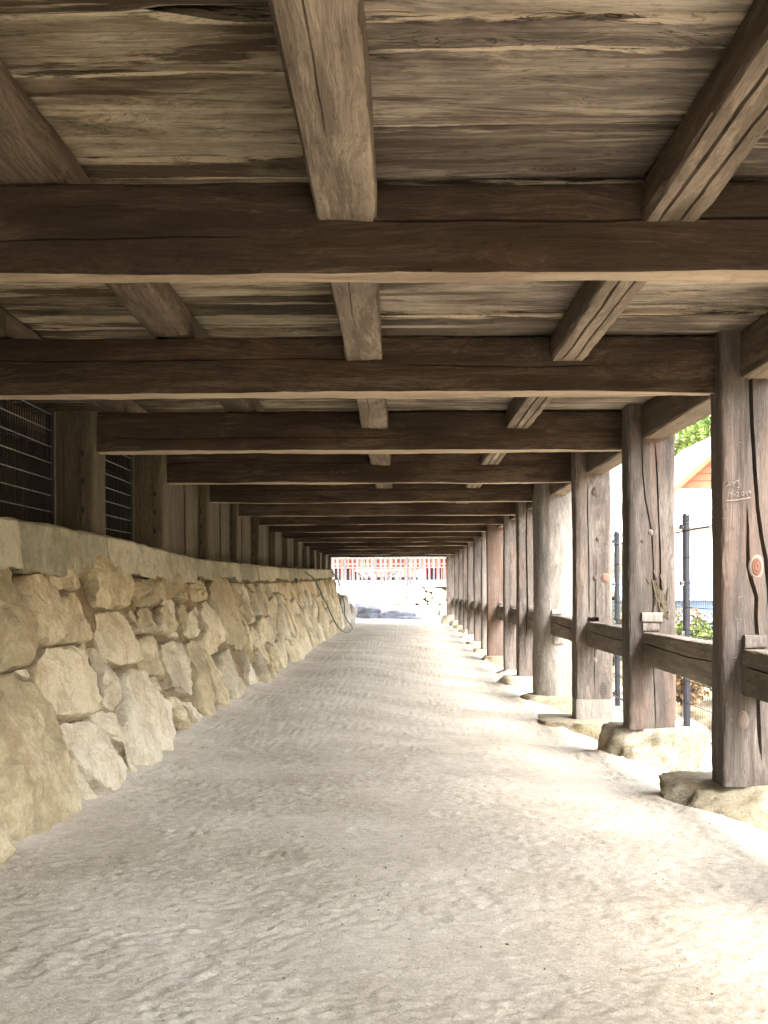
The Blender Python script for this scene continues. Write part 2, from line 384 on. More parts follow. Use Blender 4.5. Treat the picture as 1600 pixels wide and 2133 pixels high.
# ------------------------------------------------------------------ ground
def lerp(v, pts):
    a = np.array(pts); return np.interp(v, a[:, 0], a[:, 1])
XB = [(0, -1.5), (4.1, -1.5), (5.5, -1.43), (8.4, -1.46), (14, -1.43), (27, -1.38), (34, -1.4)]
XT = [(0, -1.85), (7, -1.85), (10, -1.83), (12.7, -1.79), (14.6, -1.77), (27, -1.64), (34, -1.64)]
ZT = [(0, .36), (3, .36), (5.1, .345), (7, .344), (10, .278), (12.7, .292), (14.6, .30), (18.5, .338), (27, .46), (34, .5)]
ZR = [(0, -1.0), (4.6, -1.0), (7, -1.07), (9, -1.19), (12, -1.21), (16, -1.21), (20, -1.16), (24, -1.09), (28, -1.02), (33, -1.06), (40, -1.03)]
def smooth(t): t = np.clip(t, 0, 1); return t * t * (3 - 2 * t)
def ground_z(x, y):
    zr = lerp(y, ZR)
    z = -1.0 + (zr + 1.0) * smooth((x + .9) / 2.1)
    out = smooth((x - 1.25) / .75)
    z = z - out * np.where(y < 33, .20, .05) * smooth((36 - y) / 6)
    z = z + .05 * np.exp(-np.maximum(0, x - lerp(y, XB)) / .12)       # dust drifted up against the wall foot
    for fx, fy, rx, ry in ((1.74, 5.22, .52, .40), (1.655, 7.33, .33, .36), (1.60, 9.45, .46, .36), (1.66, 11.8, .42, .42), (1.56, 13.8, .34, .34)):
        z = z + .035 * np.exp(-np.abs(np.sqrt(((x - fx) / rx) ** 2 + ((y - fy) / ry) ** 2) - 1.0) * 4.5)      # sand banked against the footings
    z = z + .02 * fbm(np.stack([x * .8, y * .5, x * 0], -1).reshape(-1, 3), 3, 5).reshape(np.shape(x))
    return z
GM, t, b = new_mat('dusty_granite_sand', .95, .1); n = NT(t); co = n.obj()
g = n.noise(co, 1.1, 5.0, .6); g2 = n.noise(co, 21.0, 7.0, .75, .8); g3 = n.noise(co, 80.0, 5.0, .8, .6); g4 = n.noise(co, 260.0, 2.0, .6)
v = n.math('ADD', n.math('MULTIPLY', g, .35), n.math('ADD', n.math('MULTIPLY', g2, .35), n.math('MULTIPLY', g3, .3)))
col = n.ramp(v, [(.40, (.35, .300, .222)), (.5, (.495, .442, .352)), (.59, (.61, .558, .462))])
clus = n.step(n.noise(co, 3.2, 4.0, .65), .46, .62)
col = n.mix(n.math('MULTIPLY', n.math('MULTIPLY', n.step(g3, .52, .60), clus), .65), col, (.25, .20, .145))
col = n.mix(n.math('MULTIPLY', n.step(g4, .58, .72), .5), col, (.24, .19, .14))
col = n.mix(n.math('MULTIPLY', n.step(g4, .40, .28), .4), col, (.60, .56, .49))
scf = n.noise(n.vmath('MULTIPLY', co, (24, 50, 24)), 1.0, 5.0, .75, 1.4)
col = n.mix(n.math('MULTIPLY', n.step(n.math('ABSOLUTE', n.math('SUBTRACT', scf, .5)), .016, 0), .42), col, (.22, .17, .12))
col = n.mix(n.math('MULTIPLY', n.step(n.noise(co, 120.0, 3.0, .75), .55, .63), .35), col, (.24, .19, .135))
col = n.mix(n.math('MULTIPLY', n.step(n.noise(n.vmath('ADD', co, (5, 5, 5)), 100.0, 3.0, .75), .57, .64), .45), col, (.68, .64, .55))
t.links.new(col, b.inputs['Base Color'])
h = n.math('ADD', n.math('MULTIPLY', g2, .22), n.math('ADD', n.math('MULTIPLY', g3, .60), n.math('MULTIPLY', g4, .25)))
n.bump(b, h, .9, .010)
M['ground'] = GM

def ground():
    ys = [1.2]
    while ys[-1] < 7: ys.append(ys[-1] * 1.0038)
    while ys[-1] < 44: ys.append(ys[-1] * 1.010)
    ys = np.array([-12, -6, -3, -1.5, 0, .7] + ys)
    xs = np.concatenate([np.linspace(-1.9, 2.05, 330), np.linspace(2.1, 3.2, 16)])
    X, Y = np.meshgrid(xs, ys); Z = ground_z(X, Y)
    P = np.stack([X.ravel(), Y.ravel(), X.ravel() * 0], 1)
    a = fbm(P * np.array([7, 10, 1]), 3, 40); rid = 1 - np.abs(fbm(P * np.array([11, 15, 1]), 3, 44)) * 2
    rid = np.clip(rid - .72, 0, 1); msk = smooth(vnoise(P * 2.3, 71) * 1.5 + .6)
    fine = fbm(P * np.array([38, 52, 1]), 3, 50, .6)
    dz = .0006 * a + .0016 * rid * msk - .004 * np.clip(a - .35, 0, 1) + .0028 * fine * (.5 + msk)
    # shallow shoe prints with ribbed soles and heel gouges
    R = np.random.RandomState(4); px, py = P[:, 0], P[:, 1]
    for k in range(150):
        cx, cy, an = R.uniform(-1.3, 1.3), 2.3 + 9 * R.rand() ** 1.4, R.normal(0, .5)
        sel = np.where((np.abs(px - cx) < .2) & (np.abs(py - cy) < .2))[0]
        if not len(sel): continue
        u = (px[sel] - cx) * math.cos(an) + (py[sel] - cy) * math.sin(an); w = -(px[sel] - cx) * math.sin(an) + (py[sel] - cy) * math.cos(an)
        e = (u / .045) ** 2 + (w / .12) ** 2; m = smooth((1.15 - e) / .35); rimr = np.exp(-((e - 1.25) / .25) ** 2)
        rib = np.sin(w * 2 * math.pi / .017) if k % 2 else 0
        dz[sel] += -.0028 * m + .0018 * m * rib + .0018 * rimr * (R.rand() > .4)
    Z = Z + dz.reshape(Z.shape) * smooth((Y - .5) / .5)
    V = np.stack([X, Y, Z], -1).reshape(-1, 3); nx = len(xs)
    i = np.arange(len(ys) - 1)[:, None] * nx + np.arange(nx - 1)[None, :]
    F = np.stack([i, i + 1, i + nx + 1, i + nx], -1).reshape(-1, 4)
    me = bpy.data.meshes.new('ground'); me.from_pydata([], [], [])
    me.vertices.add(len(V)); me.vertices.foreach_set('co', V.astype(np.float32).ravel())
    me.loops.add(F.size); me.loops.foreach_set('vertex_index', F.ravel().astype(np.int32))
    me.polygons.add(len(F)); me.polygons.foreach_set('loop_start', np.arange(0, F.size, 4, dtype=np.int32)); me.polygons.foreach_set('loop_total', np.full(len(F), 4, np.int32))
    me.polygons.foreach_set('use_smooth', [True] * len(F)); me.update(calc_edges=True); me.materials.append(M['ground'])
    o = link(bpy.data.objects.new('ground', me)); tag(o, 'dusty pale sand floor of the passage, scuffed with shoe prints', kind='structure')
ground()

def grit():
    R = np.random.RandomState(8); mb = MB(); N = 3200
    for k in range(N):
        y = 2.3 + 8 * R.rand() ** 1.7; x = R.uniform(-1.35, 1.6); s = .0012 + .0026 * R.rand() ** 5
        z = float(ground_z(np.array([x]), np.array([y]))[0]) + s * .4
        v = R.normal(size=(6, 3)) * .25 + np.array([(1,0,0),(-1,0,0),(0,1,0),(0,-1,0),(0,0,.8),(0,0,-.8)])
        mb.add(v * s + np.array([x, y, z]), [(0,2,4),(2,1,4),(1,3,4),(3,0,4),(2,0,5),(1,2,5),(3,1,5),(0,3,5)], int(R.rand() < .3))
    o = mb.build('grit', [M['rock_b'], plain('dark_grit', (.10, .08, .06))]); tag(o, 'loose grit and small pebbles scattered over the sand floor', 'gravel', kind='stuff')
grit()

# ------------------------------------------------------------------ the wooden hall whose underside roofs the passage
HALL = empty('wooden_hall', (0, 5, -1.0), label='old timber hall on stilts seen from beneath, dark beams over pale deck boards', cat='building')
POST_Y = {-4: -3.3, -3: -1.15, -2: .98, -1: 3.05, 0: 5.12, 1: 7.20, 2: 9.36, 3: 11.6, 4: 13.7, 5: 15.8, 6: 17.9, 7: 20.0, 8: 22.1, 9: 24.2, 10: 26.3, 11: 28.3, 12: 30.3, 13: 32.6}
BEAM_Y = {-4: -3.15, -3: -1.0, -2: 1.15, -1: 3.23, 0: 5.21, 1: 7.42, 2: 9.65, 3: 11.85, 4: 14.0, 5: 16.0}
for k in range(6, 14): BEAM_Y[k] = POST_Y[k] + .15
BT = {-1: .12, 0: .17, 1: .15}
ZB = .925                                                  # underside of the beams
RDECK, LDECK = 1.19, 1.32                                  # underside of the boards right and left of the middle joist

def beams():
    R = random.Random(3)
    for k, y in BEAM_Y.items():
        L = 3.62; x0 = -2.10; x1 = 1.52
        if k == -1: x1 = 1.55
        t = BT.get(k, .14); cr = []
        if k == -1: cr = [('-a', .005, .02, [(2.0, .150), (2.3, .152), (2.7, .147), (3.0, .154), (3.3, .15), (3.6, .140)]),
                          ('-a', .003, .01, [(.1, .10), (.9, .095), (1.7, .105)])]
        elif k == 0: cr = [('-a', .004, .016, [(.05, .155), (.8, .150), (1.6, .158), (2.05, .15)]), ('-a', .004, .015, [(2.1, .13), (2.7, .115), (3.1, .125)])]
        elif k <= 6: cr = [('-a', .004, .014, hline(5, 1.6 + R.random() * 1.8, R.uniform(.08, .2), .006, R))]
        cr = [(s, hw, dp, [(a, c) for a, c in p]) for s, hw, dp, p in cr]
        o = timber('beam', 'x', (x0, y, ZB), (x1, y + t, 1.188), M['beam_x'], HALL, under=M['beam_under_lit'], seed=20 + k, step=.05 if k < 3 else .12, r=.012,
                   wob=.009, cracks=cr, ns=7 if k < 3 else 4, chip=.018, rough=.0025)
        if k == -1: o['label'] = 'nearest crossbeam, with a long split along its upper half'
beams()

def joists():
    ends = [BEAM_Y[k] for k in range(-4, 14)]
    R = random.Random(5)
    for i in range(len(ends) - 1):
        k = i - 4
        y0 = ends[i] + .10; y1 = ends[i + 1] + .02
        near = -3 < k < 4
        for nm, xa, xb, za, zb in (('mid', -.245, -.068, 1.075, RDECK - .001), ('right', .715, .878, 1.07, RDECK - .001)):
            w = R.uniform(-.006, .006); jm = M['joist']
            cr = []
            if nm == 'right' and near: cr = [('-b', .006, .022, hline(4, y1 - y0, .06 + R.uniform(-.01, .01), .006, R)), ('-b', .005, .018, hline(4, y1 - y0, .115, .005, R))]
            elif near: cr = [('-b', .0028, .008, hline(4, (y1 - y0) * .7, .07, .006, R))]
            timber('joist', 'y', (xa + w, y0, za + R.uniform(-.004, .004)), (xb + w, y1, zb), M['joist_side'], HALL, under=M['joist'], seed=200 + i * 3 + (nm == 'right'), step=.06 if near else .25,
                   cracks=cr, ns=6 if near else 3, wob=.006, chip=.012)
        if True:
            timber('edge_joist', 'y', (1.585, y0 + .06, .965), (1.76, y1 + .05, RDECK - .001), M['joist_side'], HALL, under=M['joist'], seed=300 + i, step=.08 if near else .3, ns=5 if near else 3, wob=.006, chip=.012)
    for j, xa in enumerate((-1.16, -2.03, -2.9)):
        y = -3.4; s = 0
        while y < 32.5:
            y1 = min(y + 4.3, 32.6)
            timber('floor_joist', 'y', (xa, y, 1.192), (xa + .18, y1 - .004, LDECK - .001), M['joist_side'], HALL, under=M['joist_side'], seed=400 + j * 20 + s, step=.1 if y < 10 else .4, ns=5 if y < 10 else 3, wob=.006, chip=.012)
            y = y1; s += 1
joists()

def boards():
    R = random.Random(9)
    def rows(fixed, end):
        s = list(fixed)
        while s[-1] < end: s.append(s[-1] + R.uniform(.30, .50))
        return s
    right = rows([-3.4, -2.7, -2.0, -1.5, -1.1, -.7, -.3, .1, .5, .9, 1.3, 1.7, 2.08, 2.31, 2.455, 2.88, 3.30, 3.62, 3.95, 4.36, 4.86, 5.28, 5.66, 6.05, 6.5, 6.9, 7.45], 33)
    left = rows([-3.4, -2.7, -2.0, -1.5, -1.1, -.7, -.3, .1, .5, .9, 1.3, 1.75, 2.2, 2.56, 2.864, 3.44, 3.62, 4.10, 4.62, 5.02, 5.42, 5.71, 6.2, 6.62, 7.1, 7.5], 33)
    for side, seams in (('r', right), ('l', left)):
        for i in range(len(seams) - 1):
            y0, y1 = seams[i], seams[i + 1]; near = .5 < y1 < 8
            xa, xb, z = ((-.150, 2.06, RDECK) if side == 'r' else (-3.4, -.156, LDECK))
            gap = R.choice([.009, .012, .016, .020]); dz = R.choice([0, .003, .009, .015, .022])
            nx, ny = (60, 12) if near else (14, 3)
            xs = np.linspace(xa, xb, nx + 1); vs = np.linspace(0, 1, ny + 1)
            e0 = y0 + gap * .5 + .006 * fbm(np.stack([xs * 1.7, xs * 0 + i, xs * 0], 1), 3, 60 + i)
            e1 = y1 - gap * .5 + .006 * fbm(np.stack([xs * 1.7, xs * 0 + i + 1, xs * 0], 1), 3, 61 + i)
            if side == 'l' and abs(y0 - 2.56) < .01: e0 = e0 + .075 * smooth((xs + .66) / .30)
            if side == 'l' and abs(y1 - 2.56) < .01:      # a torn-away edge, the dark hollow above the camera
                e1 = e1 - .0
            if side == 'l' and abs(y0 - 2.2) < .01:
                e1 = e1 - .030 * smooth((xs + .66) / .15)
            V = []; 
            Xg, Vg = np.meshgrid(xs, vs); Yg = e0[None, :] * (1 - Vg) + e1[None, :] * Vg
            P = np.stack([Xg.ravel() * 2.2, Yg.ravel() * 9, Xg.ravel() * 0 + i], 1)
            Zg = z + dz + .004 * fbm(P, 4, 80, .6).reshape(Xg.shape) + .010 * np.clip(np.maximum(.06 - Vg, Vg - .94) / .05, 0, 1)
            top = np.full_like(Xg, z + dz + .055)
            n1 = Xg.size; V = np.concatenate([np.stack([Xg, Yg, Zg], -1).reshape(-1, 3), np.stack([Xg, Yg, top], -1).reshape(-1, 3)[[0, nx, ny * (nx + 1), ny * (nx + 1) + nx]]])
            F = [(r * (nx + 1) + c, (r + 1) * (nx + 1) + c, (r + 1) * (nx + 1) + c + 1, r * (nx + 1) + c + 1) for r in range(ny) for c in range(nx)]
            T = n1
            F += [tuple(range(0, nx + 1)) + (T + 1, T), tuple(range(ny * (nx + 1) + nx, ny * (nx + 1) - 1, -1)) + (T + 2, T + 3),
                  tuple(range(ny * (nx + 1), -1, -(nx + 1))) + (T, T + 2), tuple(range(nx, nx + 1 + ny * (nx + 1), nx + 1)) + (T + 3, T + 1), (T, T + 1, T + 3, T + 2)]
            V = V - np.array([xa, y0, z])
            bo = mesh_obj('deck_board', V, F, M['board'] if side == 'l' else M['board2'], HALL, (xa, y0, z), True, 50)
            ed = np.concatenate([np.minimum(Vg, 1 - Vg).ravel() * (y1 - y0) * 2.6, np.zeros(4)]).astype(np.float32)
            at = bo.data.attributes.new('edge', 'FLOAT', 'POINT'); at.data.foreach_set('value', ed)
    # rough subfloor above the boards, so that no daylight falls through the gaps
    mb = MB(); mb.box((-3.80, -3.5, RDECK + .20), (2.1, 33.2, RDECK + .26)); mb.build('subfloor', M['dark_board'], HALL, (-3.45, -7.7, RDECK + .2))
boards()
def shading_upper_hall():
    """unseen storey added to keep high sky and sun off the sand: plank wall set back on the deck, sloping eaves over the passage edge"""
    mb = MB(); mb.box((-7.9, -3.4, RDECK + .262), (1.72, 33.1, 3.9)); mb.build('shading_upper_wall', M['post_left'], HALL, (-7.9, -3.4, 1.5))
    mb = MB(); V = [(-8.6, -4.4, 4.35), (3.25, -4.4, 3.55), (3.25, 34.2, 3.55), (-8.6, 34.2, 4.35)]
    mb.add(V + [(x, y, z + .18) for x, y, z in V], [(0,3,2,1),(4,5,6,7),(0,1,5,4),(1,2,6,5),(2,3,7,6),(3,0,4,7)]); mb.build('eaves', M['beam_x'], HALL, (-8.6, -4.4, 4))  # eaves added out of view to shade the right edge of the floor
    for k, y in POST_Y.items():
        mb = MB(); mb.beam((1.6, y, 3.42), (3.15, y, 3.46), .12, .14); mb.build('shading_rafter', M['beam_x'], HALL, (1.6, y, 3.4))
shading_upper_hall()

POST_X = {4: (1.477, .20), 5: (1.504, .20), 6: (1.43, .26), 7: (1.496, .2), 8: (1.497, .26), 9: (1.5, .26), 10: (1.52, .26), 11: (1.52, .26), 12: (1.507, .26), 13: (1.395, .24)}
POST_B = {-6: -.93, -5: -.93, -4: -.93, -3: -.93, -2: -.93, -1: -.93, 0: -.93, 1: -.93, 2: -1.127, 3: -1.15, 4: -1.108, 5: -1.175, 6: -1.113, 7: -1.12, 8: -1.08, 9: -1.03, 10: -.99, 11: -.96, 12: -.896, 13: -.81}
def right_posts():
    zt = 1.189
    lab = {0: 'nearest visible post, greying, with carved letters, a long split and a red knot', 1: 'post with twisting splits and a torn burl low on its face',
           2: 'post with an empty mortise above the rail and a pale new foot', 3: 'round log post with silvery wavy grain', 6: 'broad reddish brown post'}
    for k, y in POST_Y.items():
        z0 = POST_B[k]
        if k == 3: continue
        if k <= 2: x0, w, d = 1.496, {0: .36, 1: .305, 2: .305}.get(k, .32), {0: .18, 1: .21, 2: .22}.get(k, .2)
        else: (x0, w), d = POST_X[k], .24
        cr = []; mat = M['post']
        H = zt - z0
        def Z(z): return z - z0
        def XX(x): return x - x0
        if k == 0:
            cr = [('-b', .0065, .05, [(Z(-.12), XX(1.700)), (Z(0.0), XX(1.712)), (Z(.12), XX(1.706)), (Z(.21), XX(1.686)), (Z(.38), XX(1.664)), (Z(.6), XX(1.651)), (Z(.83), XX(1.640)), (Z(1.03), XX(1.634)), (Z(1.18), XX(1.630))]),
                  ('-b', .006, .045, [(Z(-.80), XX(1.662)), (Z(-.6), XX(1.652)), (Z(-.45), XX(1.648)), (Z(-.22), XX(1.646)), (Z(-.05), XX(1.640)), (Z(.02), XX(1.618)), (Z(.10), XX(1.604)), (Z(.2), XX(1.612)), (Z(.40), XX(1.614))])]
        elif k == 1:
            cr = [('-b', .005, .03, [(Z(-.5), XX(1.62)), (Z(-.1), XX(1.655)), (Z(.1), XX(1.66)), (Z(.35), XX(1.645)), (Z(.6), XX(1.60)), (Z(.85), XX(1.585)), (Z(.98), XX(1.58))]),
                  ('-b', .005, .028, [(Z(-.25), XX(1.70)), (Z(.2), XX(1.705)), (Z(.5), XX(1.69)), (Z(.7), XX(1.685)), (Z(.95), XX(1.67))]),
                  ('-b', .003, .016, [(Z(-.93), XX(1.665)), (Z(-.7), XX(1.66)), (Z(-.5), XX(1.652))])]
        elif k == 2:
            cr = [('-b', .005, .03, [(Z(-.25), XX(1.610)), (Z(.2), XX(1.607)), (Z(.6), XX(1.597)), (Z(.9), XX(1.60))]),
                  ('-b', .004, .02, [(Z(-.9), XX(1.645)), (Z(-.3), XX(1.66)), (Z(.15), XX(1.665))])]; z0 = -.95
            cr = [(s, hw, dp, [(a + POST_B[2] + .95, c) for a, c in p]) for s, hw, dp, p in cr]
        elif k == 4: cr = [('-b', .010, .05, [(.5, .10), (1.0, .11), (1.6, .10), (2.1, .105)])]
        if k in (6,): mat = M['post_red']
        if k in (7,): mat = M['splice']
        near = -2 <= k <= 4
        o = timber('post', 'z', (x0, y, z0), (x0 + w, y + d, zt), mat, HALL, seed=500 + k, step=.03 if near else .15, r=.014, wob=.007 if k else .004, cracks=cr,
                   ns=11 if near else 4, chip=.008, rough=.002)
        if k in lab: o['label'] = lab[k]
        if k == 0: p0 = o
        if k == 1: p1 = o
        if k == 2:
            p2 = o
            c = MB(); c.box((1.592, y - .1, -.317), (1.690, y + .12, -.256)); cut = c.build('cut', None)
            md = o.modifiers.new('m', 'BOOLEAN'); md.object = cut; md.solver = 'EXACT'
            dg = bpy.context.evaluated_depsgraph_get(); dg.update(); me = bpy.data.meshes.new_from_object(o.evaluated_get(dg))
            o.modifiers.clear(); o.data = me; bpy.data.objects.remove(cut)
            timber('spliced_foot', 'z', (x0 - .002, y - .004, POST_B[2]), (x0 + w + .002, y + d + .004, -.951), M['splice'], o, seed=77, step=.02,
                   cracks=[('-b', .003, .012, [(0, .13), (.17, .14)])], ns=9)
        # wedges above the rail, on the camera side of the post
        if k in (-1, 0): timber('wedge', 'x', (1.594, y - .035, -.288), (1.694, y + .05, -.222), M['post'], o, seed=600 + k, step=.02, ns=4, chip=.004)
        if k == 1:
            timber('wedge', 'x', (1.578, y - .03, -.228), (1.712, y + .05, -.166), M['splice'], o, seed=601, step=.02, ns=4, chip=.004)
            timber('wedge', 'x', (1.584, y - .022, -.289), (1.690, y + .05, -.230), M['post'], o, seed=602, step=.02, ns=4, chip=.004)
        if 4 <= k <= 8: timber('wedge', 'x', (1.60, y - .03, -.288), (1.68, y + .05, -.23), M['post'], o, seed=600 + k, step=.04, ns=3)
    # the round log
    y, r = 11.82, .222; cx = 1.652; z0 = POST_B[3]; nt, nz = 64, 70
    T, ZZ = np.meshgrid(np.linspace(0, 2 * math.pi, nt, endpoint=False), np.linspace(z0, zt, nz))
    P = np.stack([np.cos(T).ravel() * 1.5, np.sin(T).ravel() * 1.5, ZZ.ravel() * .7], 1)
    q = np.stack([(T + .25 * np.sin(ZZ * 3)).ravel() * 22, ZZ.ravel() * 1.1, T.ravel() * 0], 1)
    rr = r * (1 + .035 * (zt - ZZ.ravel()) / 2.3 - .02) + .012 * fbm(P, 2, 3) + .0028 * vnoise(q, 9)
    rr -= .020 * np.clip((ZZ.ravel() - .95) / .2, 0, 1)
    V = np.stack([np.cos(T).ravel() * rr, np.sin(T).ravel() * rr, ZZ.ravel() - z0], 1)
    F = [(i * nt + j, i * nt + (j + 1) % nt, (i + 1) * nt + (j + 1) % nt, (i + 1) * nt + j) for i in range(nz - 1) for j in range(nt)] + [tuple(range(nt))[::-1], tuple(range((nz - 1) * nt, nz * nt))]
    lg = mesh_obj('post', V, F, M['post_grey'], HALL, (cx, y, z0), True, 60); lg['label'] = lab[3]
    timber('wedge', 'x', (1.60, y - r - .03, -.288), (1.70, y - r + .1, -.235), M['splice'], lg, seed=611, step=.03, ns=3)
    timber('wedge', 'x', (1.62, y - r - .02, -.60), (1.72, y - r + .1, -.502), M['splice'], lg, seed=612, step=.03, ns=3)
    return p0, p1, p2
P0, P1, P2 = right_posts()

def knot(post, x, y, z, rx, rz, dark, mid, halo=None):
    """an oval knot standing a little proud of the face, with growth rings"""
    m, t, b = new_mat('knot_wood', .7, .2); n = NT(t); c = n.sep(n.obj())
    d = n.math('SQRT', n.math('ADD', n.math('POWER', n.math('DIVIDE', c[0], rx), 2.0), n.math('POWER', n.math('DIVIDE', c[2], rz), 2.0)))
    d2 = n.math('ADD', d, n.math('MULTIPLY', n.noise(n.obj(), 40.0, 3.0), .25))
    ring = n.math('SINE', n.math('MULTIPLY', d2, 21.0))
    rf = n.math('MULTIPLY', n.step(ring, -.9, .9), .30)
    col = n.mix(n.math('ADD', rf, .3), dark, mid)
    if halo:
        col = n.mix(n.step(d, .60, .72), col, halo); col = n.mix(n.step(d, .76, .98), col, (.135, .110, .098))
    t.links.new(col, b.inputs['Base Color']); n.bump(b, ring, .3, .003)
    nt = 28; V = [(0, -.006, 0)]; F = []
    for s, h in ((.3, -.006), (.62, -.005), (.74, -.0015), (1.0, .003)):
        for k in range(nt):
            a = 2 * math.pi * k / nt; w = 1 + .05 * math.sin(3 * a + rx * 300); V.append((rx * s * w * math.cos(a), h, rz * s * w * math.sin(a)))
    F += [(0, 1 + k, 1 + (k + 1) % nt) for k in range(nt)]
    for q in range(3): F += [(1 + q * nt + k, 1 + (q + 1) * nt + k, 1 + (q + 1) * nt + (k + 1) % nt, 1 + q * nt + (k + 1) % nt) for k in range(nt)]
    return mesh_obj('knot', V, F, m, post, (x, y, z), True)
knot(P0, 1.657, 5.118, .092, .036, .062, (.12, .055, .035), (.19, .09, .058), (.24, .185, .145))['label'] = 'large oval red knot with a pale rim'
knot(P0, 1.590, 5.118, -.62, .030, .045, (.10, .075, .055), (.20, .16, .13))
knot(P1, 1.640, 7.197, .355, .020, .022, (.08, .06, .05), (.2, .16, .13), (.17, .135, .115))
knot(P1, 1.585, 7.197, .30, .016, .018, (.03, .02, .018), (.12, .09, .07), (.17, .135, .115))
knot(P2, 1.665, 9.357, .81, .034, .042, (.07, .05, .045), (.17, .13, .11))
knot(P2, 1.685, 9.357, .41, .018, .022, (.06, .035, .025), (.17, .11, .08))
knot(P2, 1.660, 9.357, .078, .018, .026, (.05, .035, .03), (.15, .11, .09))
knot(P2, 1.752, 9.357, .078, .040, .048, (.14, .085, .06), (.22, .14, .10))['label'] = 'reddish knot at the post edge'
knot(P2, 1.660, 9.357, -.62, .020, .030, (.10, .08, .065), (.20, .17, .14))

def burl():
    R = random.Random(2); mb = MB()
    for k in range(34):
        x = 1.70 + R.gauss(0, .022); z = -.06 + R.gauss(0, .06) - (x - 1.7) * 1.5; a = R.uniform(-.5, .5) + .35; l = R.uniform(.02, .05)
        mb.beam((x - math.sin(a) * l, 7.196, z + math.cos(a) * l), (x + math.sin(a) * l, 7.194, z - math.cos(a) * l), .007, .010)
    mb.build('torn_burl', M['post_left'], P1, (1.7, 7.2, -.06))
burl()

def scratches():
    """letters and date scratched into the nearest post, strokes as shallow pale ridges of raised fibre"""
    pale = plain('scratched_pale_wood', (.28, .24, .215), .9, .25, 60, 0)
    def ribbon(name, strokes, y, parent, w=.0034):
        mb = MB()
        for s in strokes:
            for (xa, za), (xb, zb) in zip(s[:-1], s[1:]):
                mb.beam((xa, y, za), (xb, y, zb), .0016, w)
        return mb.build(name, pale, parent, (s[0][0], y, s[0][1]))
    def px(pts, Y=5.115): return [((x - 832) * Y / 2300, (1225 - yy) * Y / 2300) for x, yy in pts]
    # strokes measured on the post's face, in millimetres from the face's left edge and from the letters' base line
    O = (1.496, .30)
    def mm(pts): return [(O[0] + a / 1000, O[1] + b / 1000) for a, b in pts]
    y = 5.1145
    ribbon('carved_lettering', [mm(s) for s in (
        [(22, 161), (33, 188), (42, 158)], [(19, 167), (43, 173)],                          # A
        [(42, 186), (55, 177), (66, 187)], [(55, 177), (56, 156)],                          # Y
        [(66, 189), (82, 194)], [(76, 191), (84, 170), (80, 158), (72, 160)],              # J
    )], y, P0)['label'] = 'scratched letters AYJ'
    ribbon('carved_lettering', [mm(s) for s in (
        [(30, 140), (31, 122), (27, 118)], [(36, 138), (43, 128), (51, 139)], [(43, 128), (44, 114)],      # JY
        [(54, 124), (64, 127)],                                                                            # -
        [(68, 134), (74, 139), (79, 134), (76, 124), (69, 116), (84, 120)],                                # 2
        [(90, 128), (94, 138), (101, 139), (104, 130), (98, 122), (91, 124), (90, 128)],                   # 0
        [(110, 132), (116, 140), (116, 122)],                                                              # 1
        [(134, 142), (128, 146), (123, 140), (128, 134), (134, 142), (133, 126)],                          # 9
    )], y, P0, .0026)['label'] = 'scratched date JY-2019'
    ribbon('carved_line', [mm([(20, 98), (45, 99), (70, 101), (95, 106), (118, 109), (134, 113)])], y, P0, .004)
    R = random.Random(6); st = []
    for k in range(46):
        x = 1.505 + R.random() * .30; z = R.uniform(-.8, .95); a = R.choice([0, 0, .3, -.5, 1.4]); l = R.uniform(.004, .016)
        if abs(x - 1.655) < .06: continue
        st.append([(x - l * math.cos(a), z - l * math.sin(a)), (x + l * math.cos(a), z + l * math.sin(a))])
    ribbon('scratch_marks', st, 5.1150, P0, .0010)
    # faint scratched characters on the fifth crossbeam
    y = BEAM_Y[2] - .004; mb = []
    for k, ch in enumerate((((0, 0), (1, 2), (2, 0)), ((0, 0), (2, 2)), ((0, 2), (2, 0)), ((0, 0), (0, 2)), ((0, 2), (2, 2)))):
        mb.append([(-.60 + .05 * k + a * .013, 1.0 + b * .014) for a, b in ch])
    ribbon('scratched_characters', mb, y, HALL, .002)
scratches()

def rails():
    ks = sorted(POST_Y); 
    for i in range(len(ks) - 1):
        y0 = POST_Y[ks[i]] + .10; y1 = POST_Y[ks[i + 1]] + .03
        if ks[i] == 2: y1 = 11.7
        if ks[i] == 3: y0 = 11.9
        near = ks[i] < 5; R = random.Random(i)
        cr = [('-a', .004, .018, [(.3, .13), (.9, .12), (1.5, .13), (1.95, .14)])] if near else []
        o = timber('rail', 'y', (1.586, y0, -.505 + R.uniform(-.005, .005)), (1.70, y1, -.291), M['rail'], HALL, seed=700 + i, step=.04 if near else .2, cracks=cr, ns=6 if near else 3,
                   wob=.008, chip=.016, r=.010)
        if ks[i] == 0: o['label'] = 'rail with a gnawed pale top edge'
    # the end that comes forward out of each near post on the camera side
    for k in (0, 1, 2):
        y = POST_Y[k]
        timber('rail_end', 'y', (1.588 + .006 * (k == 0), y - .02, -.500), (1.698, y + .05, -.293), M['rail'], HALL, seed=760 + k, step=.03, ns=4)
rails()

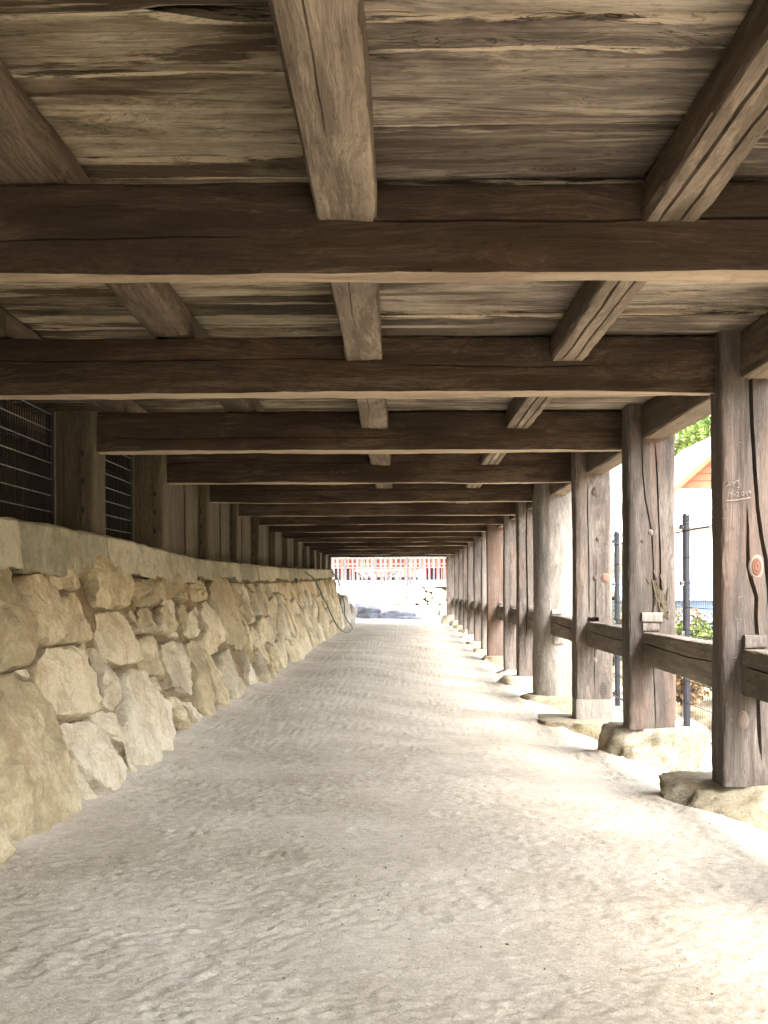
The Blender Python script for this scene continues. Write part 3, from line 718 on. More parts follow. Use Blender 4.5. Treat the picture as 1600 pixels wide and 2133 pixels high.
def left_side():
    R = random.Random(12)
    for k, yr in POST_Y.items():
        y = yr + .16; ztop = 1.189; xf = -2.03; w, d = .32, .30
        zb = float(lerp(y, ZT)) - .02
        cr = []
        near = k <= 4
        o = timber('post', 'z', (xf - w, y, zb), (xf, y + d, ztop), M['post_left'], HALL, seed=800 + k, step=.06 if near else .3, r=.03 if near else .02, wob=.004,
                   cracks=[('-b', .003, .012, [(.02, .11), (.4, .112), (.8, .108)]), ('-b', .003, .010, [(.02, .225), (.4, .222), (.8, .226)])] if near else [], ns=7 if near else 3)
        if 0 <= k <= 5:
            for z in ((.53, .72, .905) if k == 1 else (.50, .66, .82)):
                mb = MB(); mb.box((xf - .085, y - .006, z - .018), (xf - .068, y + .01, z + .018)); mb.build('peg_hole_dark', M['frame_dark'], o, (xf - .07, y, z))  # dark block painted in for the shade of a peg hole
        # grille panel in the bay beyond this post
        if -1 <= k <= 1:
            ya, yb = y + d + .01, POST_Y[k + 1] + .14
            xg = -2.30; z0 = float(lerp((ya + yb) / 2, ZT)) + .01
            g = mesh_obj('grille_panel', *frame_geo(xg, ya, yb, z0, 1.18), M['frame_dark'], HALL, (xg, ya, z0), False)
            mb = MB(); yy = ya + .07
            while yy < yb - .07: mb.bar((xg, yy, z0), (xg, yy, 1.18), .0035, 4); yy += .045
            mb.build('vertical_bars', M['frame_dark'], g, (xg, ya, z0))
            zz = z0 + .05
            while zz < 1.17:
                mb = MB(); mb.bar((xg + .008, ya + .06, zz), (xg + .008, yb - .06, zz), .0042, 5); mb.build('grille_wire', M['wire_light'], g, (xg, ya, zz)); zz += .107
            mb = MB(); mb.box((xg + .012, yb - .012, z0), (xg + .022, yb - .002, 1.18)); mb.build('edge_strip', M['wire_light'], g, (xg, yb, z0))
        else:
            ya, yb = y + d + .002, POST_Y.get(k + 1, 34.6) + .15; nn = 5 if k < 8 else 2
            for q in range(nn):
                a, c = ya + (yb - ya) * q / nn + .004, ya + (yb - ya) * (q + 1) / nn - .004; dx = R.uniform(0, .02); mb = MB(); mb.box((-2.17 - dx, a, zb), (-2.12 - dx, c, 1.185)); mb.build('infill_plank', M['post_left'], HALL, (-2.17, a, zb))
    # board wall at the back of the space beside the passage
    y = -3.4
    while y < 34:
        wd = R.uniform(.24, .36); mb = MB(); mb.box((-3.40 - R.uniform(0, .02), y + .004, .2), (-3.34, y + wd - .004, 1.385)); o = mb.build('wall_board', M['post_left'], HALL, (-3.4, y, .2)); y += wd
def frame_geo(x, ya, yb, z0, z1):
    mb = MB(); a = .05
    for p, q in (((x - .02, ya, z0), (x + .01, ya + a, z1)), ((x - .02, yb - a - .03, z0), (x + .01, yb - .015, z1)),
                 ((x - .02, ya + a, z0), (x + .01, yb - a - .03, z0 + .03)), ((x - .02, ya + a, z1 - .03), (x + .01, yb - a - .03, z1))): mb.box(p, q)
    return (np.array(mb.V) - np.array((x, ya, z0))).tolist(), mb.F
left_side()

# ------------------------------------------------------------------ dry stone wall with its grey coping
WALL = empty('stone_wall', (-1.6, 5, -1.0), label='battered retaining wall of rough beige granite boulders topped with grey coping', cat='wall')
def wall_pt(Y, Z):
    Y = np.asarray(Y, float); Z = np.asarray(Z, float)
    t = (Z + 1.0) / (lerp(Y, ZT) - .24 + 1.0)
    return lerp(Y, XB) + (lerp(Y, XT) - .01 - lerp(Y, XB)) * t
WN = np.array([.955, 0, .29])
def in_poly(y, z, poly):
    c = False; j = len(poly) - 1
    for i in range(len(poly)):
        (a, b_), (c_, d) = poly[i], poly[j]
        if (b_ > z) != (d > z) and y < (c_ - a) * (z - b_) / (d - b_) + a: c = not c
        j = i
    return c
def stone(poly, seed, near, depth=.07, sink=0.0, mat=None):
    R = np.random.RandomState(seed)
    P = np.array(poly, float)
    for _ in range(2 if near else 1):                                 # round the corners a little
        Q = np.roll(P, -1, 0); P = np.stack([P * .80 + Q * .20, P * .20 + Q * .80], 1).reshape(-1, 2)
    c = P.mean(0); per = np.linalg.norm(np.roll(P, -1, 0) - P, axis=1).cumsum(); L = per[-1]
    N = 72 if near else 20; s = np.linspace(0, L, N, endpoint=False); PP = np.vstack([P, P[:1]]); d = np.concatenate([[0], per])
    O = np.stack([np.interp(s, d, PP[:, 0]), np.interp(s, d, PP[:, 1])], 1)
    if near: O += (O - c) / (np.linalg.norm(O - c, axis=1)[:, None] + 1e-6) * (.010 * fbm(np.stack([O[:, 0] * 14, O[:, 1] * 14, O[:, 0] * 0 + seed], 1), 3, seed))[:, None]
    size = math.sqrt(max(.001, abs(np.sum(O[:, 0] * np.roll(O[:, 1], -1) - np.roll(O[:, 0], -1) * O[:, 1])) / 2))
    dep = min(depth, size * .21)
    rings = [(1.0, -.16), (1.0, -.04)] + ([(.99, .1), (.965, .5), (.92, .78), (.84, .93), (.70, 1), (.54, 1), (.36, 1), (.18, 1)] if near else [(.985, .35), (.88, .85), (.55, 1)])
    planes = [(R.normal(0, .85, 2) / size, R.uniform(.80, 1.25)) for _ in range(5)]
    V = []; 
    for sc, h in rings:
        q = c + (O - c) * sc
        rel = (q - c)
        if h > 0:
            fac = np.min(np.stack([b0 + rel @ a0 for a0, b0 in planes]), 0); hh = dep * np.minimum(h * 1.05, fac)
        else: hh = np.full(N, h if h < -.1 else -.03)
        X = wall_pt(q[:, 0], q[:, 1]); p3 = np.stack([X, q[:, 0], q[:, 1]], 1) + WN * (hh[:, None] - sink)
        V.append(p3)
    fac = min(b0 for a0, b0 in planes); V.append((np.array([[float(wall_pt(c[0], c[1])), c[0], c[1]]]) + WN * (dep * min(1.05, fac) - sink)))
    V = np.concatenate(V)
    am = .021 if near else .013
    nz = am * fbm(V * 5.5, 4, 300 + seed % 7, .55) + (.0065 * fbm(V * 26, 3, 91, .6) - .010 * np.clip(1 - np.abs(fbm(V * np.array([6, 9, 3]), 2, 93)) * 7, 0, 1) if near else 0)
    V = V + WN * nz[:, None] * 1.2
    if near: V[:, 1] += .008 * fbm(V * 9, 2, 97)
    nr = len(rings); F = []
    cw = np.sum(O[:, 0] * np.roll(O[:, 1], -1) - np.roll(O[:, 0], -1) * O[:, 1]) > 0
    for r in range(nr - 1):
        for j in range(N):
            j2 = (j + 1) % N; f = (r * N + j, r * N + j2, (r + 1) * N + j2, (r + 1) * N + j); F.append(f if cw else f[::-1])
    for j in range(N):
        f = ((nr - 1) * N + j, (nr - 1) * N + (j + 1) % N, nr * N); F.append(f if cw else f[::-1])
    loc = V.mean(0)
    return mesh_obj('stone', V - loc, F, mat or (M['rock'] if R.rand() < .55 else M['rock_b']), WALL, tuple(loc), True, 38)
STONES = [
 [(4.98,0.16),(5.24,0.16),(5.18,0.02),(5.2,-0.06),(5.08,-0.32),(4.92,-0.35),(4.58,-0.36),(4.44,-0.34),(4.5,0.0),(4.8,0.16)],
 [(5.24,0.07),(5.82,0.09),(5.8,0.01),(5.78,-0.09),(5.58,-0.25),(5.34,-0.28),(5.2,-0.27),(5.14,-0.2),(5.18,-0.08)],
 [(5.84,0.08),(5.96,0.1),(6.26,0.11),(6.54,0.1),(6.36,0),(5.84,0)],
 [(6.34,0.17),(6.48,0.2),(6.9,0.21),(7.24,0.17),(7.56,0.08),(7.38,-0.12),(6.76,-0.12),(6.44,-0.1),(6.62,0.07),(6.32,0.12)],
 [(5.8,-0.02),(6.44,-0.01),(6.48,-0.06),(6.22,-0.26),(6.02,-0.3),(5.56,-0.27),(5.58,-0.23),(5.74,-0.14)],
 [(6.42,-0.13),(6.98,-0.14),(7.12,-0.23),(7.16,-0.36),(7,-0.45),(6.8,-0.48),(6.42,-0.45),(6.32,-0.3),(6.32,-0.21)],
 [(7.68,0.08),(7.94,0.06),(8.32,0.1),(8.56,0.07),(8.32,-0.07),(7.84,-0.13),(7.44,-0.12)],
 [(7.36,-0.14),(7.84,-0.14),(7.78,-0.22),(7.6,-0.31),(7.44,-0.31),(7.2,-0.28)],
 [(7.16,-0.31),(7.5,-0.33),(7.48,-0.41),(7.56,-0.51),(7.42,-0.63),(7.1,-0.56),(6.86,-0.53),(7.08,-0.45)],
 [(5.02,-0.34),(5.22,-0.28),(5.58,-0.29),(5.92,-0.32),(5.98,-0.42),(5.86,-0.56),(5.6,-0.65),(5.28,-0.63),(5.02,-0.57),(4.96,-0.44)],
 [(6,-0.31),(6.24,-0.33),(6.32,-0.44),(6.26,-0.54),(6.08,-0.65),(5.94,-0.67),(5.8,-0.62),(5.96,-0.51),(6.02,-0.41)],
 [(4.38,-0.36),(4.74,-0.36),(4.88,-0.39),(4.96,-0.44),(5.02,-0.53),(5.08,-0.63),(5.06,-0.74),(4.96,-0.89),(4.98,-1.03),(4.24,-1.03),(4.08,-0.82)],
 [(4.82,-0.36),(4.98,-0.35),(4.94,-0.42),(4.88,-0.39)],
 [(5.1,-0.63),(5.22,-0.63),(5.48,-0.66),(5.66,-0.75),(5.78,-0.87),(5.7,-0.97),(5.38,-1.02),(5.18,-0.93),(5.12,-0.78),(5.08,-0.71)],
 [(5.04,-0.77),(5.12,-0.79),(5.16,-0.91),(5.2,-1.02),(4.98,-1.02)],
 [(5.52,-0.66),(5.68,-0.63),(6,-0.69),(6,-0.78),(5.92,-0.99),(5.76,-0.99),(5.84,-0.86),(5.7,-0.76)],
 [(6.38,-0.47),(6.84,-0.49),(6.8,-0.58),(7.2,-0.7),(7.34,-0.85),(7.30,-1.02),(6.8,-1.03),(6.3,-1.03),(6.0,-1.02),(6.02,-0.79),(6.16,-0.63)],
 [(8.66,0.14),(9.34,0.12),(9.5,-0.04),(9.3,-0.13),(8.96,-0.1),(8.42,-0.07)],
 [(7.96,-0.13),(8.54,-0.12),(8.4,-0.24),(8.18,-0.34),(7.66,-0.32)],
 [(8.62,-0.12),(9.1,-0.11),(8.84,-0.29),(8.58,-0.35),(8.34,-0.33)],
 [(9.08,-0.17),(9.48,-0.18),(9.34,-0.3),(9.1,-0.41),(8.74,-0.38)],
 [(7.54,-0.38),(7.86,-0.37),(8.04,-0.47),(7.74,-0.66),(7.46,-0.7),(7.52,-0.57)],
 [(7.94,-0.37),(8.4,-0.4),(8.44,-0.57),(8.22,-0.73),(8.08,-0.79),(7.84,-0.77),(7.78,-0.66),(8,-0.54)],
 [(8.48,-0.41),(9.02,-0.42),(9.06,-0.61),(8.9,-0.87),(8.8,-1.02),(8.28,-1.02),(8.22,-0.77),(8.46,-0.57)],
 [(9.02,-0.47),(9.42,-0.48),(9.42,-0.63),(9.28,-1.0),(8.94,-1.0),(9.08,-0.61)],
 [(6.88,-0.56),(7.22,-0.58),(7.28,-0.68),(7.16,-0.69)],
 [(7.32,-0.72),(7.58,-0.74),(7.66,-0.85),(7.72,-1.02),(7.5,-1.0),(7.4,-0.87)],
 [(7.62,-0.77),(8.24,-0.88),(8.26,-1.05),(7.88,-1.02),(7.78,-0.84)],
 [(10.7,0.12),(11.38,0.12),(11.68,-0.13),(11.7,-0.43),(11.3,-0.63),(10.62,-0.58),(10.46,-0.34),(10.4,-0.09)],
 [(9.74,0.07),(10.48,0.11),(10.34,-0.08),(9.9,-0.12),(9.52,-0.1)],
 [(9.94,-0.13),(10.38,-0.09),(10.38,-0.34),(10.1,-0.52),(9.9,-0.49),(9.78,-0.3)],
 [(9.58,-0.17),(9.76,-0.2),(9.82,-0.49),(9.8,-0.52),(9.16,-0.59),(9.14,-0.42)],
 [(9.76,-0.54),(10.8,-0.61),(10.54,-0.8),(10.32,-1.02),(9.42,-1.02),(9.34,-0.71)],
 [(3.9,-0.84),(4.2,-0.82),(4.36,-0.89),(4.40,-1.03),(3.8,-1.03)],
]
def voronoi_cells(seeds, box):
    out = []
    for i, s in enumerate(seeds):
        poly = [(box[0], box[2]), (box[1], box[2]), (box[1], box[3]), (box[0], box[3])]
        for j, q in enumerate(seeds):
            if i == j or abs(q[0] - s[0]) > 1.6: continue
            mx, mz = (s[0] + q[0]) / 2, (s[1] + q[1]) / 2; nx, nz = q[0] - s[0], q[1] - s[1]
            res = []
            for k in range(len(poly)):
                a, b_ = poly[k], poly[(k + 1) % len(poly)]
                da = (a[0] - mx) * nx + (a[1] - mz) * nz; db = (b_[0] - mx) * nx + (b_[1] - mz) * nz
                if da <= 0: res.append(a)
                if da * db < 0: t = da / (da - db); res.append((a[0] + (b_[0] - a[0]) * t, a[1] + (b_[1] - a[1]) * t))
            poly = res
            if len(poly) < 3: break
        out.append(poly)
    return out
def build_wall():
    for i, p in enumerate(STONES): stone(p, 40 + i, True, .075)
    R = random.Random(21); seeds = []
    for row, (z, sp) in enumerate(((.03, .42), (-.24, .50), (-.54, .56), (-.86, .60))):
        y = 2.0 + row * .17
        while y < 27.2:
            seeds.append((y + R.uniform(-.12, .12), z + R.uniform(-.10, .10), row)); y += sp * R.uniform(.7, 1.35) * (1 if y < 14 else 1.15)
    # the authored stones claim their ground first: seeds on or next to them drop out
    def clear(s):
        for p in STONES:
            c = (sum(q[0] for q in p) / len(p), sum(q[1] for q in p) / len(p))
            if in_poly(s[0], s[1], p): return False
            if any(math.hypot(q[0] - s[0], q[1] - s[1]) < .07 for q in p): return False
        return True
    cells = voronoi_cells([(s[0], s[1]) for s in seeds], (1.7, 27.5, -1.05, .22))
    for i, (s, poly) in enumerate(zip(seeds, cells)):
        auth = 4.3 < s[0] < 11.6
        if (auth and not clear(s)) or len(poly) < 3: continue
        c = (sum(q[0] for q in poly) / len(poly), sum(q[1] for q in poly) / len(poly))
        sh = .90 if s[0] < 14 else .93
        zt = float(lerp(s[0], ZT)) - .235
        poly = [(c[0] + (q[0] - c[0]) * sh, min(zt, c[1] + (q[1] - c[1]) * sh)) for q in poly]
        if max(q[1] for q in poly) - min(q[1] for q in poly) < .05: continue
        stone(poly, 200 + i, s[0] < 13, .075, sink=.045 if auth else .0)
    # small wedging stones pushed into the joints
    for i in range(46):
        y = R.uniform(4.2, 12); z = R.uniform(-.92, .02)
        if any(in_poly(y, z, p) for p in STONES): continue
        s = R.uniform(.035, .07); poly = [(y + s * R.uniform(.7, 1.2) * math.cos(a), z + s * .8 * R.uniform(.7, 1.2) * math.sin(a)) for a in (0, 1.1, 2.2, 3.2, 4.1, 5.3)]
        stone(poly, 700 + i, False, .05, sink=.01)
    # packed earth and rubble between and behind the stones
    ys = np.linspace(-3.5, 27.6, 530); zs = np.linspace(-1.1, 1, 46)
    V = []
    for y in ys:
        zt = float(lerp(y, ZT)) - .02; z = -1.1 + (zs + 1.1) / 2.1 * (zt + 1.1); x = wall_pt(np.full(46, y), z) - .028
        V.append(np.stack([x, np.full(46, y), z], 1))
    V = np.concatenate(V); V[:, 0] += .022 * fbm(V * 6, 3, 12) - .01 + .05 * 0
    V2 = V.copy(); F = [(i * 46 + j, (i + 1) * 46 + j, (i + 1) * 46 + j + 1, i * 46 + j + 1) for i in range(529) for j in range(45)]
    n0 = len(V); back = [(-3.45, -3.5, -1.1), (-3.45, 27.6, -1.1), (-3.45, -3.5, .34), (-3.45, 27.6, .45)]
    V = np.concatenate([V, back]); e = 529 * 46
    F += [tuple(range(45, -1, -1)) + (n0, n0 + 2), tuple(range(e, e + 46)) + (n0 + 3, n0 + 1), tuple(i * 46 + 45 for i in range(530)) + (n0 + 3, n0 + 2)]
    o = mesh_obj('packed_rubble', V - np.array((-1.7, 5, 0)), F, M['fill'], WALL, (-1.7, 5, 0), True, 60); o['kind'] = 'stuff'
    # coping blocks
    joints = [-3.5, -1.4, .3, 2.0, 3.7, 5.37, 7.0, 8.5, 9.9, 10.75, 12.4, 13.9, 15.6, 17.2, 19.0, 20.8, 22.5, 24.2, 25.9, 27.55]
    for i in range(len(joints) - 1):
        y0, y1 = joints[i] + .004, joints[i + 1] - .004; near = y0 < 12
        n = int((y1 - y0) / (.035 if near else .12)); Y = np.linspace(y0, y1, n + 1)
        prof_n = 12 if near else 5
        rows = []
        hb = .245 if y0 < 9 else .19
        for jy, y in enumerate(Y):
            xt, zt = float(lerp(y, XT)), float(lerp(y, ZT))
            lowv = .03 * float(fbm(np.array([[y * 2.2, i * 9.1, 0]]), 3, 15)[0])
            pts = [(xt + .03, zt - hb + lowv)]
            for q in range(prof_n): pts.append((xt + .028 - .02 * q / prof_n, zt - hb + lowv + (hb - lowv - .008) * (q + .6) / prof_n))
            pts += [(xt - .012, zt), (xt - .2, zt + .004), (xt - .42, zt), (xt - .42, zt - hb)]
            rows.append([(x, y, z) for x, z in pts])
        m = len(rows[0]); V = np.array(rows).reshape(-1, 3)
        V[:, 0] += .007 * fbm(V * 4, 3, 70 + i) + .005 * fbm(V * 22, 3, 71, .6); V[:, 2] += .005 * fbm(V * 6, 2, 72 + i)
        e0 = smooth((V[:, 1] - y0) / .02) * smooth((y1 - V[:, 1]) / .02); V[:, 0] -= .012 * (1 - e0) * (V[:, 0] > -1.9 - .0)
        F = [(r * m + c, (r + 1) * m + c, (r + 1) * m + (c + 1) % m, r * m + (c + 1) % m) for r in range(n) for c in range(m)] + [tuple(range(m)), tuple(range(n * m, n * m + m))[::-1]]
        loc = (-1.9, y0, .1)
        mesh_obj('coping_block', V - np.array(loc), F, M['cap'], WALL, loc, True, 42)
build_wall()
mb = MB(); mb.box((-3.6, -3.5, .1), (-2.27, 34.5, .26)); tag(mb.build('terrace', M['fill'], None, (-3, 5, .1)), 'dark earth terrace behind the coping under the hall', kind='structure')
mb = MB(); mb.box((-3.75, -3.5, -1.2), (-3.60, 34.5, 1.38)); mb.box((-3.6, -3.7, -1.2), (-1.9, -3.501, 1.38))
tag(mb.build('terrace_face', M['fill'], None, (-3, 5, .1)), 'earth bank closing off the space behind the wall', kind='structure')

# ------------------------------------------------------------------ foundation stones under the posts
def boulder(name, loc, size, seed, mat, flat_top=None, parent=None, sub=4, amp=.16, square=.35, foot=0.0):
    bm = bmesh.new(); bmesh.ops.create_icosphere(bm, subdivisions=sub, radius=1.0)
    V = np.array([v.co for v in bm.verts]); F = [[v.index for v in f.verts] for f in bm.faces]; bm.free()
    m = np.abs(V).max(1, keepdims=True); V = V * (1 - square) + V / m * square
    R = np.random.RandomState(seed)
    for _ in range(9):                                              # split faces
        d = R.normal(size=3); d /= np.linalg.norm(d); c = R.uniform(.72, .95); h = V @ d; V = V - np.outer(np.clip(h - c, 0, None) * .8, d)
    V = V + V * (amp * fbm(V * 1.3 + seed, 3, seed) + .045 * fbm(V * 6 + seed, 4, seed + 3, .6))[:, None]
    V = V * np.array(size)
    if foot: V[:, :2] *= (1 + foot * np.clip(-V[:, 2:3] / size[2], 0, 1))
    if flat_top is not None:
        over = V[:, 2] - flat_top; V[:, 2] = np.where(over > 0, flat_top + over * .08, V[:, 2])
    return mesh_obj(name, V, F, mat, parent, loc, True, 45)
ORD = {-1: 'first', 0: 'second', 1: 'third', 2: 'fourth', 3: 'fifth', 4: 'sixth', 5: 'seventh', 6: 'eighth', 7: 'ninth', 8: 'tenth', 9: 'eleventh', 10: 'twelfth', 11: 'thirteenth', 12: 'fourteenth', 13: 'last'}
FS = {-2: (1.66, 1.1, .40, .40), -1: (1.66, 3.15, .42, .40), 0: (1.74, 5.22, .52, .40), 1: (1.655, 7.33, .33, .36), 2: (1.60, 9.45, .46, .36), 3: (1.66, 11.8, .42, .42), 4: (1.56, 13.8, .34, .34)}
for k in POST_Y:
    if k < -1: continue
    x, y, sx, sy = FS.get(k, (POST_X.get(k, (1.5, .26))[0] + .12, POST_Y[k] + .10, .27, .27))
    top = POST_B[k]; g0 = float(ground_z(np.array([x]), np.array([y]))[0]); hz = max(.12, (top - g0) + .10)
    if k == 13: sx, sy = .30, .30
    o = boulder('foundation_stone', (x, y, top - hz * .72), (sx, sy, hz), 900 + k, M['found'], flat_top=hz * .72 + .004, sub=5 if k < 3 else 4, square=.62 if k != 0 else .5, foot=.10, amp=.12)
    lab = {-2: 'foundation stone beside the camera under the right hand row', -1: 'foundation stone just outside the frame under the right hand row',
           0: 'low broad golden granite foundation stone under the post with carved letters', 1: 'tall blocky granite foundation stone with ledges, under the post beside the burl',
           2: 'flat foundation stone half buried below the post with a pale new foot', 3: 'buried foundation stone under the round silvery log post',
           6: 'low foundation stone under the broad reddish brown post', 13: 'pale squarish foundation stone under the farthest post, in daylight'}.get(k) or \
        'small beige foundation stone under the %s post from the camera' % {4: 'fifth visible', 5: 'sixth visible', 7: 'eighth visible', 8: 'ninth visible', 9: 'tenth visible', 10: 'eleventh visible', 11: 'twelfth visible', 12: 'second farthest'}[k]
    tag(o, lab, 'foundation stone', 'foundation stones under the right hand row of posts')

# ------------------------------------------------------------------ hose hanging on the far end of the wall
def tube(name, pts, r, mat, parent=None, n=7):
    P = []
    pts = [Vector(p) for p in pts]
    for i in range(len(pts) - 1):
        p0, p1, p2, p3 = pts[max(0, i - 1)], pts[i], pts[i + 1], pts[min(len(pts) - 1, i + 2)]
        for k in range(6):
            t = k / 6; P.append(.5 * ((2 * p1) + (p2 - p0) * t + (2 * p0 - 5 * p1 + 4 * p2 - p3) * t * t + (3 * p1 - p0 - 3 * p2 + p3) * t ** 3))
    P.append(pts[-1]); V = []; F = []
    for i, p in enumerate(P):
        d = (P[min(len(P) - 1, i + 1)] - P[max(0, i - 1)]).normalized(); u = d.cross(Vector((.3, .2, .9))).normalized(); w = d.cross(u)
        for k in range(n): a = 2 * math.pi * k / n; V.append(p + (u * math.cos(a) + w * math.sin(a)) * r)
    for i in range(len(P) - 1): F += [(i * n + k, i * n + (k + 1) % n, (i + 1) * n + (k + 1) % n, (i + 1) * n + k) for k in range(n)]
    F += [tuple(range(n))[::-1], tuple(range((len(P) - 1) * n, len(P) * n))]
    return mesh_obj(name, [v - P[0] for v in V], F, mat, parent, tuple(P[0]), True)
def hp(Y, Z, out=.17): return (float(wall_pt(Y, Z)) + out, Y, Z)
o = tube('garden_hose', [(-1.80, 19.2, .38), hp(19.6, .36, .0), hp(20.2, .18), hp(21, -.12), hp(21.8, -.45), hp(22.8, -.78), (-1.18, 24, -.96), (-1.12, 25.4, -.97), (-1.13, 26.4, -.93), hp(27.0, -.7, .12), hp(27.0, -.35), hp(26.8, .0), hp(26.6, .24), hp(26.2, .44, .03), (-1.80, 26.0, .47)], .013, M['hose'])
tag(o, 'thin green hose hanging in a loop over the far end of the stone wall', 'hose')

# ------------------------------------------------------------------ outside, to the right
TM, t, b = new_mat('leaf_litter_and_earth', .95, .1); n = NT(t); co = n.obj()
col = n.ramp(n.noise(co, 1.7, 6.0, .65), [(.36, (.10, .085, .05)), (.5, (.24, .19, .12)), (.64, (.36, .30, .20))])
col = n.mix(n.math('MULTIPLY', n.step(n.noise(co, 6.0, 4.0, .7), .55, .66), .7), col, (.30, .13, .05))
t.links.new(col, b.inputs['Base Color']); n.bump(b, n.noise(co, 9, 5, .7), .6, .05)
M['litter'] = TM
def terrain_z(x, y):
    z = -1.36 - 0.9 * smooth((x - 4.0) / 3.5) + 3.4 * smooth((x - 8.0) / 6.0) + np.maximum(0, x - 13) * .30
    z = z + .30 * np.maximum(0, y - 45) * smooth((x - 6) / 10) * .75
    z = z + .25 * fbm(np.stack([x * .25, y * .25, x * 0], -1).reshape(-1, 3), 3, 77).reshape(np.shape(x)) * smooth((x - 2.8) / 2)
    return z
def terrain():
    xs = np.concatenate([np.linspace(2.9, 20, 70), np.linspace(21, 130, 45)]); ys = np.concatenate([np.linspace(-30, 60, 110), np.linspace(62, 260, 60)])
    X, Y = np.meshgrid(xs, ys); Z = terrain_z(X, Y); Z[:, 0] = -1.6
    V = np.stack([X, Y, Z], -1).reshape(-1, 3); nx = len(xs)
    F = [(r * nx + c, r * nx + c + 1, (r + 1) * nx + c + 1, (r + 1) * nx + c) for r in range(len(ys) - 1) for c in range(nx - 1)]
    tag(mesh_obj('hillside', V, F, M['litter']), 'leaf strewn bank and wooded hillside beyond the fence', kind='structure')
    mb = MB(); mb.box((-150, -150, -2.2), (200, 300, -2.0)); tag(mb.build('earth', M['litter'], None, (0, 0, -2)), kind='structure')
terrain()
YD, t, b = new_mat('pale_sunlit_gravel', .95, .1); n = NT(t); co = n.obj()
col = n.ramp(n.noise(co, 5.0, 6.0, .7), [(.35, (.28, .25, .20)), (.65, (.42, .39, .33))]); t.links.new(col, b.inputs['Base Color']); n.bump(b, n.noise(co, 30, 4, .7), .4, .02)
M['yard'] = YD
# the open yard beyond the passage: flat gravel, a low kerb step, then a second terrace
def yard():
    mb = MB(); mb.box((-40, 43.9, -1.6), (2.9, 49.4, -1.03)); mb.box((2.9, 43.9, -2.2), (30, 49.4, -1.031))
    mb.box((-40, 33.9, -1.6), (-1.91, 43.9, -1.034))
    mb.box((3.19, 34, -2.2), (30, 43.9, -1.032))
    tag(mb.build('yard', M['yard'], None, (0, 40, -1.03)), 'pale open gravel yard beyond the end of the passage', kind='structure')
    mb = MB(); mb.box((-40, 50.5, -1.6), (30, 120, .05)); tag(mb.build('upper_yard', M['yard'], None, (0, 60, 0)), 'raised gravel terrace in front of the red hall', kind='structure')
yard()
P_stone = plain('pale_cut_stone', (.33, .30, .24), .85, .28, 5, .3)
STEP = plain('shaded_step_stone', (.155, .14, .105), .9, .25, 5, .3)  # darker than the other cut stone, riser's shade put into the whole step's colour
st = empty('stone_step', (0, 40, -1.03), label='long low cut stone step across the end of the passage', cat='step')
for i, (a, b_) in enumerate(((-1.15, -.35), (-.345, .50), (.505, 1.47))):
    mb = MB(); mb.box((a, 40, -1.06), (b_ - .005, 44.5, -.78)); mb.build('step_slab', STEP, st, (a, 40, -1.0))
mb = MB(); mb.box((1.48, 39.2, -1.06), (2.1, 40.5, -.74)); mb.build('end_block', P_stone, st, (1.48, 39.2, -1))
mb = MB(); mb.box((-12, 44.51, -1.06), (-1.16, 49.3, -.785)); mb.box((-1.16, 44.51, -1.06), (14, 49.3, -.785))
mb.build('landing', P_stone, st, (0, 45, -1))

for nm, loc, sz, sd, col, lab in (
    ('boulder', (-1.15, 36.2, -.86), (.60, .55, .36), 1, (.13, .14, .165), 'blue grey rounded boulder, highest of the rocks at the passage end'),
    ('boulder', (-.08, 36.0, -.97), (.82, .5, .24), 2, (.15, .16, .19), 'long flat blue grey rock right of the rounded boulder'),
    ('boulder', (-1.72, 35.2, -.90), (.34, .4, .30), 3, (.11, .10, .09), 'dark jagged rock between the wall end and the rounded boulder'),
    ('boulder', (.78, 37.0, -1.0), (.46, .35, .20), 4, (.15, .16, .12), 'low mossy rock lying before the stone step'),
    ('boulder', (-1.62, 28.6, -.72), (.34, .9, .62), 5, (.50, .46, .38), 'pale upright boulder leaning at the end of the stone wall'),
    ('boulder', (-1.60, 30.6, -.82), (.42, .7, .42), 6, (.46, .43, .37), 'pale squat boulder behind the wall end in daylight')):
    tag(boulder(nm, loc, sz, sd, rock('boulder_stone_%d' % sd, col, tuple(c * 1.35 for c in col), tuple(c * .8 for c in col), .3, bump=.8), sub=4, amp=.2, square=.3), lab, 'rock', 'rocks at the far end of the passage')

